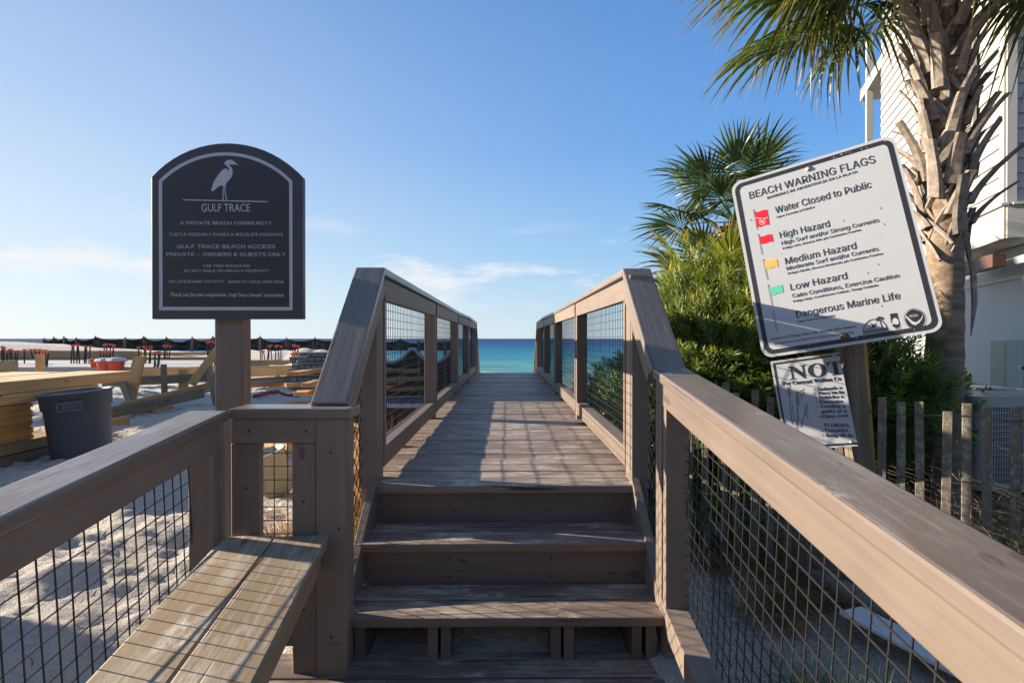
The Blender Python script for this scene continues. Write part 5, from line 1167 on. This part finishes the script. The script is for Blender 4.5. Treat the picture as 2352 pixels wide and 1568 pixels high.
# rebar with caps
cap_me = MB(); cap_me.lathe([(.022, -.03), (.026, 0), (.075, .05), (.08, .065), (.001, .07)], 8); cap_me = cap_me.mesh('rebar_cap'); cap_me.materials.append(M_orange); bar_cache = {}
def rebar(px, ytop, ybot, d, n, spread, label):
    a = W(px, ybot, d); t2 = W(px, ytop, d); root = thing('rebar_bundle', label, 'rebar', tuple(a), 'rebar bundles with orange caps on the slab'); hh = t2.z - a.z
    for k_ in range(n):
        x = a.x + (k_ - (n - 1) / 2) * spread * .6 / max(1, n - 1) + rnd.uniform(-.03, .03); y_ = a.y + rnd.uniform(-.2, .2); h_ = hh * rnd.uniform(.86, 1.0); dx = rnd.uniform(-.08, .08)
        board('bar', (x, y_, a.z - .1), (x + dx, y_, a.z + h_), .032, .032, (0, 1, 0), M_steel, root, 0); link('cap', cap_me, root, None, Matrix.Translation((x + dx, y_, a.z + h_ - .01)) @ Matrix.Scale(1.0, 4))
for args in ((4, 797, 838, 20, 3, .35, 'rebar bundle with orange caps cut by the left edge of the photo'), (18, 804, 838, 20.5, 3, .4, 'second rebar bundle from the left edge, lower caps'), (42, 804, 836, 21, 5, .7, 'third rebar bundle from the left edge, wide and low'), (113, 806, 846, 18.5, 3, .3, 'rebar bundle beside the thick upright post'), (195, 793, 836, 21, 7, .9, 'tall wide rebar bundle with seven orange caps left of the orange tubs'), (96, 804, 815, 19, 3, .3, 'short rebar tips over the thick upright post'), (256, 792, 822, 23, 5, .7, 'rebar bundle standing tall behind the orange tubs'), (252, 808, 834, 21, 4, .4, 'shorter rebar right behind the orange tubs'), (336, 797, 835, 21, 5, .55, 'rebar bundle right of the orange tubs in mid slab'), (386, 794, 818, 24, 4, .4, 'rebar bundle behind the wide leaning board'), (362, 809, 846, 18.5, 4, .3, 'crossed rebar bundle right of the leaning board end'), (487, 784, 829, 22, 7, .5, 'tallest rebar bundle left of the sign post'), (510, 812, 842, 18, 5, .7, 'thick rebar group right against the sign post'), (608, 806, 822, 24, 4, .5, 'low rebar group right of the sign post'), (632, 793, 824, 23, 5, .8, 'rebar group with a tall bar right of the sign post'), (682, 794, 812, 25, 5, .5, 'pale rebar group near the stacked blocks'), (690, 812, 832, 19, 5, .8, 'dark rebar group right above the rails near the stacked blocks')): rebar(*args)
for k_, (px, py, d, s2) in enumerate(((228, 832, 18.5, .30), (247, 838, 18, .34), (272, 838, 18, .36))):
    a = W(px, py, d); root = thing('orange_tub', ('upright orange tub beside the rebar, leftmost of three', 'orange tub under a white sheet, middle of three', 'orange tub heaped with white bags, rightmost of three')[k_], 'tub', tuple(a))
    m = MB(); m.lathe([(s2 * .55, -s2 * .5), (s2 * .7, s2 * .3), (s2 * .85, s2 * .35), (s2 * .85, s2 * .42), (s2 * .6, s2 * .4)], 12, Matrix.Translation(a), cap0=True, cap1=True); m.obj('tub_body', M_orange, root)
    if k_: m = MB(); m.lathe([(s2 * .9, s2 * .40), (s2 * .7, s2 * .62), (s2 * .3, s2 * .72), (.001, s2 * .7)], 9, Matrix.Translation(a)); m.obj('white_sheet', M_white, root)
# silt fence along the dune
sf = thing('silt_fence', 'sagging black silt fence on wooden stakes along the dune before the sea', 'fence', (-20, 31, .8))
M_silt = simple('black silt fabric', (.040, .040, .036), .45, .2, 3, .3, 20); DS = 31
pxs = [109, 131, 154, 182, 225.6, 293, 335, 386.5, 445, 492, 545, 599.5, 660, 725, 790, 855, 920, 985, 1050]; tp = [776, 773, 772, 775, 771, 774, 771, 773, 773, 771, 772, 771, 775, 774, 773, 774, 776, 778, 779]
vs = []; fs = []; cols = 0
for i, px in enumerate(pxs):
    a = W(px, tp[i], DS + .3 * sin(i * 2.1)); g0 = W(px, 800, DS); board('stake', (a.x + rnd.uniform(-.06, .06), a.y - .03, g0.z - .4), a, .06, .05, (0, 1, 0), M_lumold, sf, 0)
for i in range(len(pxs) - 1):
    n = 24; sagz = rnd.uniform(.10, .24)
    for j in range(n + (1 if i == len(pxs) - 2 else 0)):
        t_ = j / n; px = pxs[i] + (pxs[i + 1] - pxs[i]) * t_; top = (tp[i] + 3) * (1 - t_) + (tp[i + 1] + 3) * t_; x = (px - 1165) * DS / F
        zt_ = H((777 - top) * DS / F) - sagz * 4 * t_ * (1 - t_); bot = 797 + 8 * min(1, (px - 100) / 130); zb_ = H((777 - bot) * DS / F)
        fl = max(0, 1 - min(t_, 1 - t_) * 6)
        for r_ in range(5):
            f_ = r_ / 4; vs.append((x, DS + .12 * sin(j * 1.9 + r_) + .25 * sin(t_ * pi) * sin(f_ * pi) + (.05 + fl * .10) * sin(j * 2.3 + r_ * 1.2), zt_ + (zb_ - zt_) * f_))
        cols += 1
for c0_ in range(cols - 1):
    for r_ in range(4): fs.append((c0_ * 5 + r_, c0_ * 5 + r_ + 1, (c0_ + 1) * 5 + r_ + 1, (c0_ + 1) * 5 + r_))
link('fabric', mesh_np('fabric', vs, fs, True), sf, M_silt)
# pallet stack of grey blocks
pk = thing('block_stack', 'stack of grey concrete blocks on pallets left of the boardwalk rail', 'blocks', tuple(W(735, 893, 12.2)))
a = W(735, 893, 12.2); z = gz(a.x, a.y) + .02; k = 0
M_blkc = simple('grey block', (.20, .19, .17), .9, .2, 6, .3, 60)
while z < H(-.34):
    off = rnd.uniform(-.05, .05)
    if k % 3 == 0: 
        for yy in (-.3, 0, .3): board('pallet_board', (a.x - .45 + off, a.y + yy, z + .03), (a.x + .55 + off, a.y + yy, z + .03), .12, .05, (0, 0, 1), M_grey, pk, .002)
        z += .07
    else:
        for j in range(7):
            if rnd.random() < .92: board('block', (a.x - .44 + off + j * .14, a.y - .35, z + .045), (a.x - .44 + off + j * .14, a.y + .3, z + .045), .125, .085, (0, 0, 1), M_blkc, pk, .004)
        z += .10
    k += 1
# things glimpsed through the left mesh
lp = thing('lumber_pile', 'untidy pile of brown boards seen through the first left mesh panel', 'lumber', (-2.0, 6.2, 0))
for k in range(34):
    zz = .10 + (k // 5) * .12; xx = -2.30 + (k % 5) * .20 + rnd.uniform(-.05, .05); yy = 7.0 + rnd.uniform(-.3, .3); an = rnd.uniform(-.10, .10)
    if k % 2: board('pile_board', (xx - .35, yy + rnd.uniform(-.5, .4), zz), (xx + .55, yy + rnd.uniform(-.4, .4), zz + rnd.uniform(-.03, .03)), .14, .045, (0, 0, 1), rnd.choice((M_lum, M_lumold, M_form)), lp, .002)
    else: board('pile_board', (xx, yy - 1.0, zz + .05), (xx + an, yy + .9, zz + .05 + rnd.uniform(-.03, .03)), .14, .045, (0, 0, 1), rnd.choice((M_lum, M_lumold, M_lumold)), lp, .002)
o = board('timber', (-1.95, 4.6, gz(-1.9, 5) + .40), (-1.35, 5.6, gz(-1.3, 5.5) + .30), .30, .16, (0, 0, 1), M_lum, None, .006); tag(o, 'thick pale timber lying close outside the first left mesh panel', 'timber')
rail_thing('plank', (-1.02, 3.7, .20), (-.98, 5.2, .22), .05, .16, M_lum, 'pale plank lying along the deck edge on the left', 'plank'); rail_thing('plank', (-1.25, 4.6, .12), (-1.15, 6.0, .15), .05, .18, M_ply, 'lower pale plank on the sand left of the deck', 'plank')
rail_thing('plank', (-1.00, 3.0, .30), (-.90, 3.6, .62), .05, .14, M_lum, 'orange toned plank propped up left of the steps', 'plank'); rail_thing('plank', (-1.04, 3.15, .10), (-.86, 3.45, .42), .05, .16, M_lum, 'short propped plank behind the stair mesh on the left', 'plank')
M_tarp = simple('black plastic', (.018, .018, .020), .35, .2, 4, .4, 12); M_pale = simple('pale plastic', (.45, .50, .56), .5, .08, 5, .1, 20)
tb = thing('black_basin', 'round black plastic basin with a pale rim seen through the first left mesh panel', 'basin', (-1.18, 6.3, 0))
Mt = Matrix.Translation((-1.10, 6.2, H(-.72))); m = MB(); m.lathe([(.12, -.45), (.30, -.12), (.40, 0), (.36, 0), (.2, -.1), (.001, -.14)], 30, Mt, cap0=True); m.obj('basin_body', M_tarp, tb, True); m = MB(); m.lathe([(.405, -.02), (.42, .0), (.41, .025), (.39, .02)], 36, Mt); m.obj('rim', M_pale, tb, True)
tf = thing('draped_fence', 'black fabric hung between stakes with a pale sagging band beyond the basin', 'fence', (-1.4, 7.6, 0))
for xx in (-2.05, -1.35, -.95): board('stake', (xx, 8.35, -.3), (xx, 8.35, H(-.04)), .045, .03, (0, 1, 0), M_lumold, tf, .002)
vs = []; fs = []; n = 24
for i in range(n + 1):
    t_ = i / n; x = -2.1 + 1.25 * t_; sg_ = -.14 - .24 * abs(sin(t_ * pi * 1.9)) 
    for r_ in range(4): vs.append((x, 8.4 + .04 * sin(i * .9 + r_) + .02 * r_, H(sg_) + (-.05 - H(sg_) + .0) * r_ / 3))
for i in range(n):
    for r_ in range(3): fs.append((i * 4 + r_, i * 4 + r_ + 1, (i + 1) * 4 + r_ + 1, (i + 1) * 4 + r_))
link('fabric', mesh_np('fabric', vs, fs, True), tf, M_silt)
m = MB(); m.tube([(-2.1 + 1.25 * i / 20, 8.30, H(-.13 - .24 * abs(sin(i / 20 * pi * 1.9)))) for i in range(21)], .028, 6); m.obj('pale_band', M_pale, tf, True)
# ------------------------------------------------------------------ beyond the frame: unseen houses and boards added to cast shade and cut skylight
nb_ = thing('shade_stilt_house', 'unseen brown house on stilts added left of the building site to shade the far deck', 'house', (-17, 12.5, 0))  # unseen house, shaped to shade the deck end and the stucco wall
M_ngrey = simple('brown siding', (.10, .085, .07), .7, .08, 3, .1)
def unseen_house(root, x0, x1, y0, y1, zh, nx_, face, z0=0):
    if z0:
        for px_ in (x0 + .2, x1 - .2):
            for py_ in (y0 + .2, y1 - .2): board('pile', (px_, py_, -.3), (px_, py_, z0), .25, .25, (0, 1, 0), M_lumold, root, .01)
    m_ = MB(); m_.box(((x0 + x1) / 2, (y0 + y1) / 2, (zh + z0) / 2), (x1 - x0, y1 - y0, zh - z0)); m_.obj('wall', M_ngrey, root)
    m_ = MB(); m_.box(((x0 + x1) / 2, (y0 + y1) / 2, zh + .06), (x1 - x0 + .3, y1 - y0 + .1, .12)); m_.obj('roof', M_brown, root)
    for i in range(nx_):
        for zz in (.35, .75):
            if face == 'x': c_ = (x1 + .01, y0 + (y1 - y0) * (i + .5) / nx_, z0 + (zh - z0) * zz); e_ = (.06, .9, 1.2)
            else: c_ = (x0 + (x1 - x0) * (i + .5) / nx_, y1 + .01, zh * zz); e_ = (.9, .06, 1.2)
            m_ = MB(); m_.box(c_, e_); m_.obj('window', M_glass, root)
unseen_house(nb_, -20, -14.2, 10.75, 14.6, H(4.75), 2, 'x', H(2.75)); unseen_house(nb_, -19.9, -14.3, 12.4, 14.5, H(7.2), 1, 'x', H(4.8))
nb2 = thing('skylight_block_house', 'unseen wide house added behind the camera to cut the skylight', 'house', (0, -10, 0)); unseen_house(nb2, -9, 9, -14, -7, 4.6, 6, 'y')  # unseen, added to hold back ambient light from behind the camera
shade_stack = thing('lumber_stack', 'unseen stack of boards added left of the bench to shade the sand', 'lumber', (-5.2, 2, 0))  # unseen stack, added to throw shade across the near left sand
for k in range(8): board('beam', (-5.6, .5, .07 + k * .135), (-5.6, 3.15, .07 + k * .135), .8, .13, (0, 0, 1), M_lumold, shade_stack, .004)
